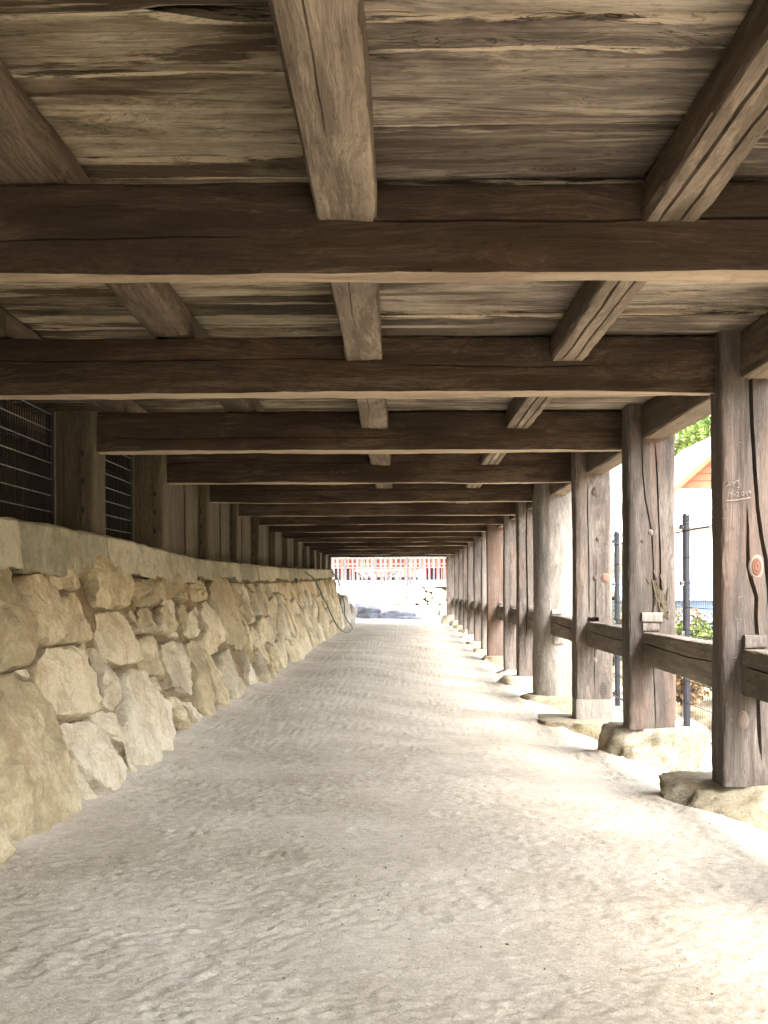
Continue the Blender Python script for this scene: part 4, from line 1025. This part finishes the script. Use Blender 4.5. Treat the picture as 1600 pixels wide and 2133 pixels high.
# ------------------------------------------------------------------ far terrace wall, Y = 49.4
FW = empty('terrace_wall', (0, 49.4, -.78), label='pale stone terrace wall, cut blocks on the left and round boulders on the right', cat='wall')
def far_wall():
    R = random.Random(31); Y0 = 49.40; k = Y0 / 2300
    mb = MB(); mb.box((-40, Y0 + .12, -1.1), (30, Y0 + 1.2, .0)); mb.build('core', M['dark_board'], FW, (0, Y0, -1))
    rows = [(.078, -.42), (-.425, -.66), (-.665, -.80)]
    for ri, (zt, zb) in enumerate(rows):
        x = -7.5
        while x < (1.05 if ri < 2 else .3):
            w = R.uniform(.5, 1.3) if ri == 0 else R.uniform(.35, .8)
            if x + w > 1.05: w = 1.05 - x + .01
            if w > .15:
                m2 = MB(); d = R.uniform(0, .03); m2.box((x + .012, Y0 - d, zb + .008), (x + w - .012, Y0 + .3, zt - .008)); o = m2.build('cut_block', P_stone if (ri == 0 or R.random() < .5) else M['rock_b'], FW, (x, Y0, zb))
            x += w
    for (u, v, ru, rv) in ((1000, 530, 55, 75), (1065, 560, 32, 35), (1185, 540, 88, 85), (1312, 575, 40, 62), (1450, 545, 100, 85), (1330, 480, 70, 35), (1080, 500, 45, 30), (940, 650, 90, 32), (1095, 650, 52, 50),
                           (1235, 655, 60, 35), (1375, 650, 72, 48), (1500, 660, 60, 35), (1610, 560, 90, 80), (1640, 660, 70, 35), (1160, 640, 30, 25)):
        x = (680 + u / 6.154 - 832) * k; z = (1225 - 1150 - v / 6.154) * k; rx, rz = ru / 6.154 * k, rv / 6.154 * k
        boulder('round_stone', (x, Y0 + .05, z), (rx, .22, rz), int(u), M['found'] if u % 2 else M['rock_b'], parent=FW, sub=3, amp=.08, square=.35)
    for i in range(16):
        boulder('round_stone', (3.3 + i * .62, Y0 + .1, -.2 - .4 * (i % 2)), (.36, .25, .30), 70 + i, M['rock_b'], parent=FW, sub=2, amp=.1)
    mb = MB(); mb.box((-40, Y0 + .02, .052), (30, Y0 + 1.15, .082)); mb.build('coping', P_stone, FW, (0, Y0, .05))
far_wall()

# ------------------------------------------------------------------ picket fence on the terrace wall
PF = empty('picket_fence', (0, 49.8, .08), label='weathered grey picket fence and braced gate on the far terrace wall', cat='fence')
def pickets():
    Y = 49.8; k = Y / 2300; g = wood('grey_picket', 'z', (.035, .036, .038), (.07, .072, .075), (.12, .122, .128), knots=0, bump=.2); gd = wood('dark_fence_post', 'z', (.03, .03, .032), (.06, .06, .065), (.11, .11, .12), bump=.3)
    def X(u): return (680 + u / 6.154 - 832) * k
    for u in (240, 630, 1040, -160, -560, 1640, 2040):
        mb = MB(); mb.box((X(u) - .05, Y - .03, .0), (X(u) + .06, Y + .09, 1.62)); mb.build('fence_post', gd, PF, (X(u), Y, 0))
    R = random.Random(5); u = -900
    while u < 2400:
        u += 62 + R.uniform(-3, 3)
        if min(abs(u - q) for q in (240, 630, 1040, -160, -560, 1640, 2040)) < 34: continue
        mb = MB(); w = R.uniform(.036, .05); le = R.uniform(-.01, .01)
        mb.add([(X(u) - w, Y - .065, .085), (X(u) + w, Y - .065, .085), (X(u) + w, Y - .04, .085), (X(u) - w, Y - .04, .085),
                (X(u) - w + le, Y - .065, 1.45), (X(u) + w + le, Y - .065, 1.45), (X(u) + w + le, Y - .04, 1.45), (X(u) - w + le, Y - .04, 1.45)],
               [(0,3,2,1),(4,5,6,7),(0,1,5,4),(1,2,6,5),(2,3,7,6),(3,0,4,7)])
        mb.build('picket', g, PF, (X(u), Y, .08))
    for z, uu in ((1.35, (-900, 2400)), (.22, (-900, 2400))):
        mb = MB(); mb.box((X(uu[0]), Y - .038, z), (X(uu[1]), Y + .0, z + .06)); mb.build('fence_rail', g, PF, (X(uu[0]), Y, z))
    mb = MB(); mb.box((X(370), Y - .10, .77), (X(960), Y - .07, .84)); mb.build('gate_bar', P_stone, PF, (X(370), Y, .8))
    Z = lambda v: (75 - v / 6.154) * k
    for a, b_ in (((385, 255), (570, 400)), ((490, 265), (620, 372)), ((690, 350), (900, 210)), ((735, 370), (960, 215))):
        mb = MB(); mb.beam((X(a[0]), Y + .02, Z(a[1])), (X(b_[0]), Y + .02, Z(b_[1])), .04, .075); mb.build('brace', gd, PF, (X(a[0]), Y, Z(a[1])))
pickets()

# ------------------------------------------------------------------ the red hall behind it
RH = empty('red_hall', (0, 90, .05), label='vermilion painted timber hall with lattice transoms and dark openings behind the picket fence', cat='building')
def red_hall():
    Y = 90.0; red = plain('vermilion_paint', (.40, .13, .095), .55, .15, 3, 0); red2 = plain('faded_vermilion_paint', (.42, .20, .15), .6, .15, 3, 0)
    dk = plain('dark_interior', (.012, .010, .012), .9, .2, 3, 0); lat = plain('dark_lattice_red', (.16, .035, .02), .7, .2, 3, 0); wht = plain('hall_base_plaster', (.60, .60, .55), .8, .08, 2, 0)
    roofm = plain('bark_roof', (.12, .09, .07), .9, .25, 3, .4)
    mb = MB(); mb.box((-20, Y - 1.2, .05), (18, Y + 12, .62)); mb.build('base', wht, RH, (0, Y, .05))
    for i in range(38):
        x = -19.5 + i; mb = MB(); mb.box((x - .3, Y - 1.24, .10), (x + .3, Y - 1.21, .42)); mb.build('base_panel', P_stone, RH, (x, Y, .1))
    dark_bays = {-5, -4, 1, 2}
    n = 0
    for i in range(-13, 13):
        x0, x1 = i * 1.30 + .55, i * 1.30 + 1.85
        mb = MB(); mb.bar((x0, Y, .62), (x0, Y, 3.6), .13, 12); mb.build('column', red, RH, (x0, Y, .62), True, 40)
        mb = MB()
        if i in dark_bays:
            mb.box((x0 + .13, Y + .10, .62), (x1 - .13, Y + .14, 1.62)); mb.build('opening', dk, RH, (x0, Y, .6))
            for q in range(3): m2 = MB(); xx = x0 + .26 + q * .33; m2.box((xx, Y + .02, .62), (xx + .09, Y + .09, 1.62)); m2.build('bar', red, RH, (xx, Y, .62))
        else:
            mb.box((x0 + .13, Y + .02, .90), (x1 - .13, Y + .08, 1.62)); mb.build('wall_panel', red2 if i % 2 else red, RH, (x0, Y, .9))
            m2 = MB(); m2.box((x0 + .13, Y + .10, .62), (x1 - .13, Y + .14, .895)); m2.build('opening', dk, RH, (x0, Y, .6))
            m2 = MB(); m2.box((x0 + .55, Y + .0, .62), (x0 + .75, Y + .09, .895)); m2.build('bar', red, RH, (x0, Y, .62))
        mb = MB(); mb.box((x0 + .13, Y + .08, 1.66), (x1 - .13, Y + .12, 2.36)); mb.build('transom_back', lat, RH, (x0, Y, 1.7))  # dark red board behind the lattice bars
        mb = MB()
        for q in range(4): mb.box((x0 + .13 + q * .345 - .03, Y, 1.70), (x0 + .13 + q * .345 + .075, Y + .07, 2.36))
        mb.box((x0 + .13, Y - .01, 1.90), (x1 - .13, Y + .068, 2.02)); mb.build('lattice', red2, RH, (x0, Y, 1.7))
    for z0, z1, m, d in ((1.62, 1.71, red2, .16), (2.36, 2.62, plain('orange_tie_beam', (.70, .30, .12), .6, .1, 3, 0), .18), (3.35, 3.6, red, .2)):
        mb = MB(); mb.box((-17, Y - d, z0), (17.8, Y - .001 + .0, z1)); mb.build('tie_beam', m, RH, (-17, Y, z0))
    mb = MB(); mb.box((-16.9, Y + .0, 2.62), (17.7, Y + .06, 3.35)); mb.build('upper_plaster', wht, RH, (-17, Y, 2.6))
    mb = MB(); mb.add([(-20, Y - 2.2, 3.5), (21, Y - 2.2, 3.5), (21, Y + 5, 7.2), (-20, Y + 5, 7.2), (21, Y + 12, 3.5), (-20, Y + 12, 3.5), (-20, Y - 2.2, 3.3), (21, Y - 2.2, 3.3)],
                      [(0, 1, 2, 3), (3, 2, 4, 5), (0, 6, 7, 1), (6, 5, 4, 7)]); mb.build('roof', roofm, RH, (0, Y, 3.5))
    mb = MB(); mb.box((-16.9, Y + 11, .62), (17.7, Y + 11.1, 3.4)); mb.build('rear_wall', dk, RH, (0, Y + 11, .6))
red_hall()

def person(loc, h):
    """visitor standing behind the fence: skinned body, separate clothes"""
    J = {'pel': (0, 0, .53), 'chest': (0, 0, .72), 'neck': (0, 0, .835), 'head': (0, -.005, .90), 'top': (0, 0, .975),
         'shl': (-.105, 0, .80), 'ell': (-.135, .01, .63), 'wrl': (-.13, -.03, .49), 'hal': (-.128, -.04, .44), 'shr': (.105, 0, .80), 'elr': (.135, .01, .63), 'wrr': (.13, -.03, .49), 'har': (.128, -.04, .44),
         'hl': (-.055, 0, .50), 'kl': (-.06, -.01, .28), 'al': (-.06, .01, .05), 'tl': (-.065, -.07, .02), 'hr': (.055, 0, .50), 'kr': (.062, -.005, .28), 'ar': (.065, .015, .05), 'tr': (.07, -.065, .02)}
    Rd = {'pel': .07, 'chest': .075, 'neck': .028, 'head': .05, 'top': .032, 'shl': .034, 'ell': .024, 'wrl': .017, 'hal': .018, 'shr': .034, 'elr': .024, 'wrr': .017, 'har': .018,
          'hl': .05, 'kl': .036, 'al': .024, 'tl': .02, 'hr': .05, 'kr': .036, 'ar': .024, 'tr': .02}
    E = [('pel', 'chest'), ('chest', 'neck'), ('neck', 'head'), ('head', 'top'), ('chest', 'shl'), ('shl', 'ell'), ('ell', 'wrl'), ('wrl', 'hal'), ('chest', 'shr'), ('shr', 'elr'), ('elr', 'wrr'), ('wrr', 'har'),
         ('pel', 'hl'), ('hl', 'kl'), ('kl', 'al'), ('al', 'tl'), ('pel', 'hr'), ('hr', 'kr'), ('kr', 'ar'), ('ar', 'tr')]
    skin = plain('skin_tone', (.45, .27, .19), .6, .08, 5, 0); hair = plain('black_hair', (.02, .016, .014), .6, .2, 20, 0)
    shirt = plain('pale_blue_jacket', (.45, .60, .66), .8, .1, 9, 0); trou = plain('light_grey_trousers', (.36, .38, .42), .8, .1, 9, 0)
    def skinned(name, keys, infl, mats, parent, zmat=None):
        idx = {k: i for i, k in enumerate(keys)}; me = bpy.data.meshes.new(name)
        me.from_pydata([tuple(c * h for c in J[k]) for k in keys], [(idx[a], idx[b_]) for a, b_ in E if a in idx and b_ in idx], [])
        o = bpy.data.objects.new(name, me); SC.collection.objects.link(o)
        o.modifiers.new('s', 'SKIN')
        for i, k in enumerate(keys): r = (Rd[k] + infl) * h; me.skin_vertices[0].data[i].radius = (r, r)
        me.skin_vertices[0].data[0].use_root = True
        sb = o.modifiers.new('u', 'SUBSURF'); sb.levels = 1; sb.render_levels = 1
        dg = bpy.context.evaluated_depsgraph_get(); dg.update(); m2 = bpy.data.meshes.new_from_object(o.evaluated_get(dg)); o.modifiers.clear(); o.data = m2
        for m in mats: m2.materials.append(m)
        for p in m2.polygons: p.use_smooth = True
        if parent is None: o.location = loc
        else: o.parent = parent
        return o
    body = skinned('person', list(J), 0, [skin], None)
    tag(body, 'visitor in a pale blue jacket standing beyond the picket fence', 'person')
    skinned('jacket', ['pel', 'chest', 'shl', 'ell', 'wrl', 'shr', 'elr', 'wrr'], .010, [shirt], body)
    skinned('trousers', ['pel', 'hl', 'kl', 'al', 'hr', 'kr', 'ar'], .008, [trou], body)
    o = boulder('hair', (0, 0, 0), (.062 * h, .066 * h, .06 * h), 3, hair, sub=3, amp=.03, square=0); o.parent = body; o.location = (0, .014 * h, .935 * h)
person((1.62, 85, .05), 1.66)

# ------------------------------------------------------------------ black mesh fence
FE = empty('mesh_fence', (2.35, 9, -1.3), label='black welded wire mesh fence running outside the posts', cat='fence')
def fence():
    X = 2.35; ys = [.0, 3.25, 6.2, 9.18, 12.1, 15.05, 18.0, 20.95, 23.9, 26.9, 29.9]
    def wires(mb, ya, yb):
        prof = [(0, -1.42), (0, -1.20), (.035, -1.165), (0, -1.13), (0, -.42), (.035, -.385), (0, -.35), (0, .46), (.045, .50), (.045, .53), (0, .576)]
        y = ya + .03
        while y < yb - .02:
            for (dx, z0), (dx1, z1) in zip(prof[:-1], prof[1:]): mb.bar((X - dx, y, z0), (X - dx1, y, z1), .0020, 3)
            y += .05
        for dx, z in prof + [(0, -.95), (0, -.77), (0, -.59), (0, -.17), (0, .03), (0, .24), (0, -1.31), (.0, .455)]:
            mb.bar((X - dx, ya, z), (X - dx, yb, z), .0032, 3)
    for i, y in enumerate(ys):
        mb = MB(); mb.bar((X + .035, y, -1.36), (X + .035, y, .585), .030, 12); p = mb.build('fence_post', M['black_metal'], FE, (X, y, -1.36), True, 40)
        mb = MB(); mb.bar((X + .035, y, .585), (X + .035, y, .612), .033, 12, r2=.02); mb.build('post_cap', M['black_metal'], p, (X, y, .6), True, 40)
        for z in (-1.165, -.385, .03, .50): mb = MB(); mb.box((X - .012, y - .034, z - .018), (X + .01, y + .034, z + .018)); mb.build('clamp', M['wire_light'] if z in (.03, -.385) else M['black_metal'], p, (X, y, z))
        mb = MB(); mb.box((X - .07, y - .12, -1.7), (X + .15, y + .12, -1.30)); mb.build('footing', P_stone, p, (X, y, -1.5))
        if i < len(ys) - 1:
            mb = MB(); wires(mb, y, ys[i + 1]); o = mb.build('wire_panel', M['black_metal'], FE, (X, y, -1)); o['kind'] = 'stuff'
fence()

# ------------------------------------------------------------------ plants
def foliage(name, loc, blobs, nleaf, leaf, mat, trunk=None, seed=1, label=None, cat='tree', group=None, mat_t=None):
    R = np.random.RandomState(seed); top = empty(name, loc, label=label, cat=cat, group=group)
    V = []; F = []; tot = sum(b_[3] ** 2 for b_ in blobs)
    for bx, by, bz, br in blobs:
        nn = int(nleaf * br ** 2 / tot); d = R.normal(size=(nn, 3)); d /= np.linalg.norm(d, axis=1)[:, None]
        rad = br * (.45 + .62 * R.rand(nn) ** .6) * (1 + .25 * vnoise(d * 2.5 + seed, seed)); c = d * rad[:, None] * np.array([1, 1, .8]) + np.array([bx, by, bz])
        u = R.normal(size=(nn, 3)); u /= np.linalg.norm(u, axis=1)[:, None]; w = np.cross(u, R.normal(size=(nn, 3))); w /= np.linalg.norm(w, axis=1)[:, None]
        s = leaf * (.6 + .8 * R.rand(nn))[:, None]; k0 = len(V) * 4
        Q = np.stack([c - u * s, c + w * s * .5, c + u * s, c - w * s * .5], 1); V.append(Q)
    Q = np.concatenate(V).reshape(-1, 3); F = np.arange(len(Q)).reshape(-1, 4)
    o = mesh_obj('crown' if trunk else 'foliage', Q, F, mat, top, loc, False); o['kind'] = 'stuff'
    mb = MB(); zt = max(b_[2] for b_ in blobs)
    r0 = trunk or .02
    mb.bar((0, 0, -.3), (0, 0, blobs[0][2]), r0, 8, r2=r0 * .55)
    for bx, by, bz, br in blobs[1:]: mb.bar((0, 0, blobs[0][2] * .55), (bx, by, bz), r0 * .45, 6, r2=r0 * .12)
    mesh_obj('trunk' if trunk else 'stem', mb.V, mb.F, mat_t or M['post_grey'], top, loc, True)
    return top
G1 = leafmat('fresh_green_leaf', (.03, .075, .012), (.085, .165, .025)); G2 = leafmat('yellow_green_leaf', (.06, .09, .015), (.15, .19, .035)); G3 = leafmat('autumn_orange_leaf', (.12, .065, .025), (.24, .15, .06))
G4 = leafmat('dry_olive_leaf', (.07, .065, .03), (.17, .15, .08)); G5 = leafmat('dark_green_leaf', (.025, .055, .015), (.08, .13, .035))
def plants():
    R = random.Random(44)
    # shrubs on the bank behind the mesh fence (seen between the first posts)
    desc = [('yellow green shrub with thin upright stems', G2), ('low dark green bush', G5), ('orange leaved autumn shrub', G3), ('fresh green bushy shrub', G1), ('sparse olive shrub', G4)]
    spots = [(3.15, 9.2, 1, .35), (3.3, 10.6, 3, .5), (3.05, 11.9, 2, .45), (3.6, 12.6, 0, .7), (3.4, 14.2, 3, .55), (4.2, 14.8, 0, .8), (3.9, 16.6, 2, .7), (4.6, 17.8, 0, .8), (4.4, 20.0, 4, .8), (5.4, 21.0, 2, .9), (5.2, 24.0, 0, 1.0),
             (6.3, 26.0, 2, 1.1), (3.2, 7.6, 1, .35), (3.6, 6.0, 4, .5), (6.9, 29.0, 4, 1.0), (7.6, 31.0, 2, 1.1), (3.3, 17.6, 1, .4), (3.5, 20.3, 0, .5), (4.0, 23.0, 3, .6)]
    where = ['nearest the fence foot', 'second along the fence bank', 'third along the fence bank, reddest near the wire', 'behind the fence post, chest high', 'behind the fence in the second gap', 'rising over the lower bushes',
             'mid bank, below the gabled house', 'tall on the mid bank', 'thin crown by the stream bank', 'on the stream bank, broad crown', 'beside the blue shed, largest of its kind', 'behind the blue shed roof', 'hidden low behind the nearest post',
             'behind the carved post, loose crown', 'below the house lawn, drab crown', 'under the gabled house wall', 'small, beyond the second fence post', 'knee high, beyond the second fence post', 'beside the far fence panels']
    for i, (x, y, d, s) in enumerate(spots):
        z = float(terrain_z(np.array([x]), np.array([y]))[0]) - .05
        bl = [(0, 0, s * .8, s * .55)] + [(R.uniform(-.5, .5) * s, R.uniform(-.5, .5) * s, s * R.uniform(.4, 1.5), s * R.uniform(.3, .5)) for _ in range(4)]
        foliage('shrub', (x, y, z), bl, 1100, .035 + .012 * s, desc[d][1], None, 60 + i, desc[d][0] + ' ' + where[i], 'shrub', 'shrubs on the bank outside the fence')
    # trees on the hillside
    kinds = [('bright green broadleaf tree', G1), ('yellow green tree', G2), ('dry bare looking olive tree', G4), ('dark evergreen tree', G5), ('orange autumn tree', G3)]
    k = 0
    for i, (x, y, d, s) in enumerate([(21, 72, 1, 3.0), (17.5, 74, 4, 2.4), (24, 80, 2, 3.6), (19.5, 86, 2, 3.4), (15.0, 78, 2, 3.0), (27, 94, 0, 4.2), (22.5, 98, 0, 4.0), (30, 104, 3, 4.6), (25.5, 112, 1, 4.4), (33, 122, 0, 5), (20, 106, 3, 4.2), (28, 132, 3, 5.5), (38, 112, 2, 4.6), (17, 118, 1, 4.4), (14, 98, 0, 3.8), (36, 138, 1, 6), (22.5, 62, 1, 2.6), (25, 66, 3, 3.2), (11, 88, 3, 3.6), (8, 112, 3, 5), (17.2, 65.5, 0, 3.0), (19.3, 73.5, 1, 3.2), (21.6, 82, 0, 3.8), (24.5, 92, 1, 4.0), (27.5, 103, 0, 4.6), (14.2, 52.5, 1, 2.7), (17.6, 69, 4, 2.2)]):
        z = float(terrain_z(np.array([float(x)]), np.array([float(y)]))[0]) - .3
        bl = [(0, 0, s * 1.15, s * .62)] + [(R.uniform(-.75, .75) * s, R.uniform(-.75, .75) * s, s * R.uniform(.65, 1.75), s * R.uniform(.35, .5)) for _ in range(7)]
        foliage('tree', (x, y, z), bl, 2600, .13 + .02 * s, kinds[d][1], .12 * s ** .5, 160 + i, kinds[d][0] + ' ' + ['just above the gabled house roof', 'beside the white tower house', 'on the middle slope behind the gable', 'on the middle slope behind the tower house', 'left of the tower house', 'high on the slope, round crowned', 'upper slope, leaning over its neighbours', 'upper slope, tall and dense', 'near the ridge, pale crowned', 'on the ridge, right hand side',
                 'upper slope, left hand side', 'topmost on the ridge', 'far right of the slope', 'far left of the upper slope', 'behind the tower house, hidden low', 'highest on the ridge, wide crown', 'right of the gabled house', 'behind the right end of the gabled house', 'left beyond the tower house', 'farthest left behind the red hall', 'directly above the orange gable, fullest crown', 'second crown up the slope over the gable', 'third crown up the slope over the gable', 'fourth crown up the slope over the gable', 'uppermost crown over the gable', 'low behind the orange gable roof', 'small, tucked between the tower house and the crowns over the gable'][i], 'tree', 'trees on the hillside')
plants()

# ------------------------------------------------------------------ houses beyond the stream
def houses():
    wh = plain('white_render', (.74, .73, .70), .8, .05, 2, 0); org = plain('orange_gable_boards', (.24, .065, .028), .7, .18, 3, 0); tile = plain('pale_grey_roof_tile', (.42, .42, .42), .7, .15, 6, .3)
    dk = plain('dark_window_glass', (.07, .075, .08), .2, .2, 3, 0); gut = plain('grey_gutter_metal', (.22, .22, .22), .5, .1, 5, 0)
    # gabled house, gable towards the camera, at Y = 40
    Y, x0, x1, ze, za = 40.0, 10.0, 15.4, 3.56, 5.95
    H = empty('gabled_house', (13, Y, .2), label='white house with an orange boarded gable under a pale tiled roof', cat='house')
    mb = MB(); mb.box((x0, Y, -.8), (x1, Y + 9, ze)); mb.build('wall', wh, H, (x0, Y, 0))
    xc = (x0 + x1) / 2
    def slope(x): return ze + (za - ze) * (1 - abs(x - xc) / (xc - x0))
    n = 9
    for i in range(n):                                   # horizontal gable boards, each a strip
        z0, z1 = ze + (za - ze) * i / n + .012, ze + (za - ze) * (i + 1) / n
        xa = x0 + (xc - x0) * (z0 - ze) / (za - ze); xb = x1 - (x1 - xc) * (z0 - ze) / (za - ze); ya = x0 + (xc - x0) * (z1 - ze) / (za - ze); yb = x1 - (x1 - xc) * (z1 - ze) / (za - ze)
        mb = MB(); mb.add([(xa, Y - .05, z0), (xb, Y - .05, z0), (yb, Y - .03, z1), (ya, Y - .03, z1), (xa, Y + .1, z0), (xb, Y + .1, z0), (yb, Y + .1, z1), (ya, Y + .1, z1)], [(0,1,2,3),(7,6,5,4),(0,4,5,1),(3,2,6,7),(0,3,7,4),(1,5,6,2)])
        mb.build('gable_board', org, H, (xa, Y, z0))
    for s in (-1, 1):
        ex = xc + s * (xc - x0 + .45); ez = ze - (za - ze) * .45 / (xc - x0); mb = MB()
        mb.add([(ex, Y - .6, ez), (xc, Y - .6, za), (xc, Y + 9.5, za), (ex, Y + 9.5, ez), (ex, Y - .6, ez + .16), (xc, Y - .6, za + .16), (xc, Y + 9.5, za + .16), (ex, Y + 9.5, ez + .16)],
               [(0,1,2,3),(7,6,5,4),(0,4,5,1),(1,5,6,2),(2,6,7,3),(3,7,4,0)]); mb.build('roof', tile, H, (ex, Y, ez))
        mb = MB(); mb.beam((ex, Y - .62, ez + .04), (xc, Y - .62, za + .04), .04, .16); mb.build('barge_board', org, H, (ex, Y, ez))
    mb = MB(); mb.box((x0 - .02, Y - .03, 2.60), (x1, Y - .002, 2.66)); mb.build('gutter', gut, H, (x0, Y, 2.6))
    for x in (12.0, 13.8): mb = MB(); mb.box((x, Y - .02, 1.2), (x + .9, Y - .001, 2.2)); w = mb.build('window', dk, H, (x, Y, 1.2)); m2 = MB(); m2.box((x - .05, Y - .03, 1.13), (x + .95, Y - .021, 1.19)); m2.build('sill', gut, w, (x, Y, 1.1))
    # lower wing with a pale lean-to roof
    mb = MB(); mb.box((x0 - 1.4, Y - 1.3, -.8), (x0 + 3, Y - .01, 2.05)); mb.build('wing_wall', wh, H, (x0, Y - 1, 0))
    mb = MB(); mb.add([(x0 - 1.8, Y - 1.8, 2.06), (x0 + 3.3, Y - 1.8, 2.06), (x0 + 3.3, Y - .02, 2.62), (x0 - 1.8, Y - .02, 2.62), (x0 - 1.8, Y - 1.8, 2.16), (x0 + 3.3, Y - 1.8, 2.16), (x0 + 3.3, Y - .02, 2.72), (x0 - 1.8, Y - .02, 2.72)],
                      [(0,1,2,3)[::-1],(4,5,6,7),(0,1,5,4),(1,2,6,5),(2,3,7,6),(3,0,4,7)]); mb.build('wing_roof', tile, H, (x0, Y - 1, 2.1))
    # white tower house at Y = 60
    Y, x0, x1 = 60.0, 10.6, 15.05
    T = empty('tower_house', (12.8, Y, .5), label='tall narrow white house with slit windows and flat overhanging eaves', cat='house')
    mb = MB(); mb.box((x0, Y, -.5), (x1, Y + 5, 7.95)); mb.build('wall', wh, T, (x0, Y, 0))
    mb = MB(); mb.box((x0 - .4, Y - .6, 7.96), (x1 + .42, Y + 5.5, 8.10)); mb.build('eaves', gut, T, (x0, Y, 8))
    mb = MB(); mb.add([(x0 - .4, Y - .6, 8.105), (x1 + .42, Y - .6, 8.105), (x1 + .42, Y + 5.5, 8.105), (x0 - .4, Y + 5.5, 8.105), (x0 + 1.6, Y + 2.4, 9.1), (x1 - 1.6, Y + 2.4, 9.1)], [(0,1,5,4),(1,2,5),(2,3,4,5),(3,0,4),(0,3,2,1)]); mb.build('roof', tile, T, (x0, Y, 8.1))
    for z in (7.25, 6.65, 5.6, 4.5, 3.2):
        for x in (13.75,):
            mb = MB(); mb.box((x, Y - .03, z), (x + .55, Y - .001, z + (.12 if z > 6 else .35))); mb.build('window', dk, T, (x, Y, z))
    for x in (14.5, 15.2): mb = MB(); mb.box((x, Y - .5, 7.72), (x + .25, Y - .1, 7.955)); mb.build('eaves_bracket', gut, T, (x, Y, 7.7))
    # blue shed
    bl = plain('blue_corrugated_sheet', (.20, .30, .46), .5, .12, 4, .0)
    S = empty('shed', (6.6, 27, -2), label='low shed clad in blue grey sheet beside the stream', cat='shed')
    mb = MB(); mb.box((5.6, 27, -2.4), (8.2, 29.5, -.35)); mb.build('wall', bl, S, (5.6, 27, -1))
    m2 = MB(); V = []
    for i in range(40):
        x = 5.4 + i * 3.0 / 39; V += [(x, 26.6, -.28 + .02 * (i % 2)), (x, 29.9, .22 + .02 * (i % 2))]
    m2.add(V, [(2 * i, 2 * i + 2, 2 * i + 3, 2 * i + 1) for i in range(39)]); m2.build('roof', bl, S, (5.4, 27, 0))
houses()
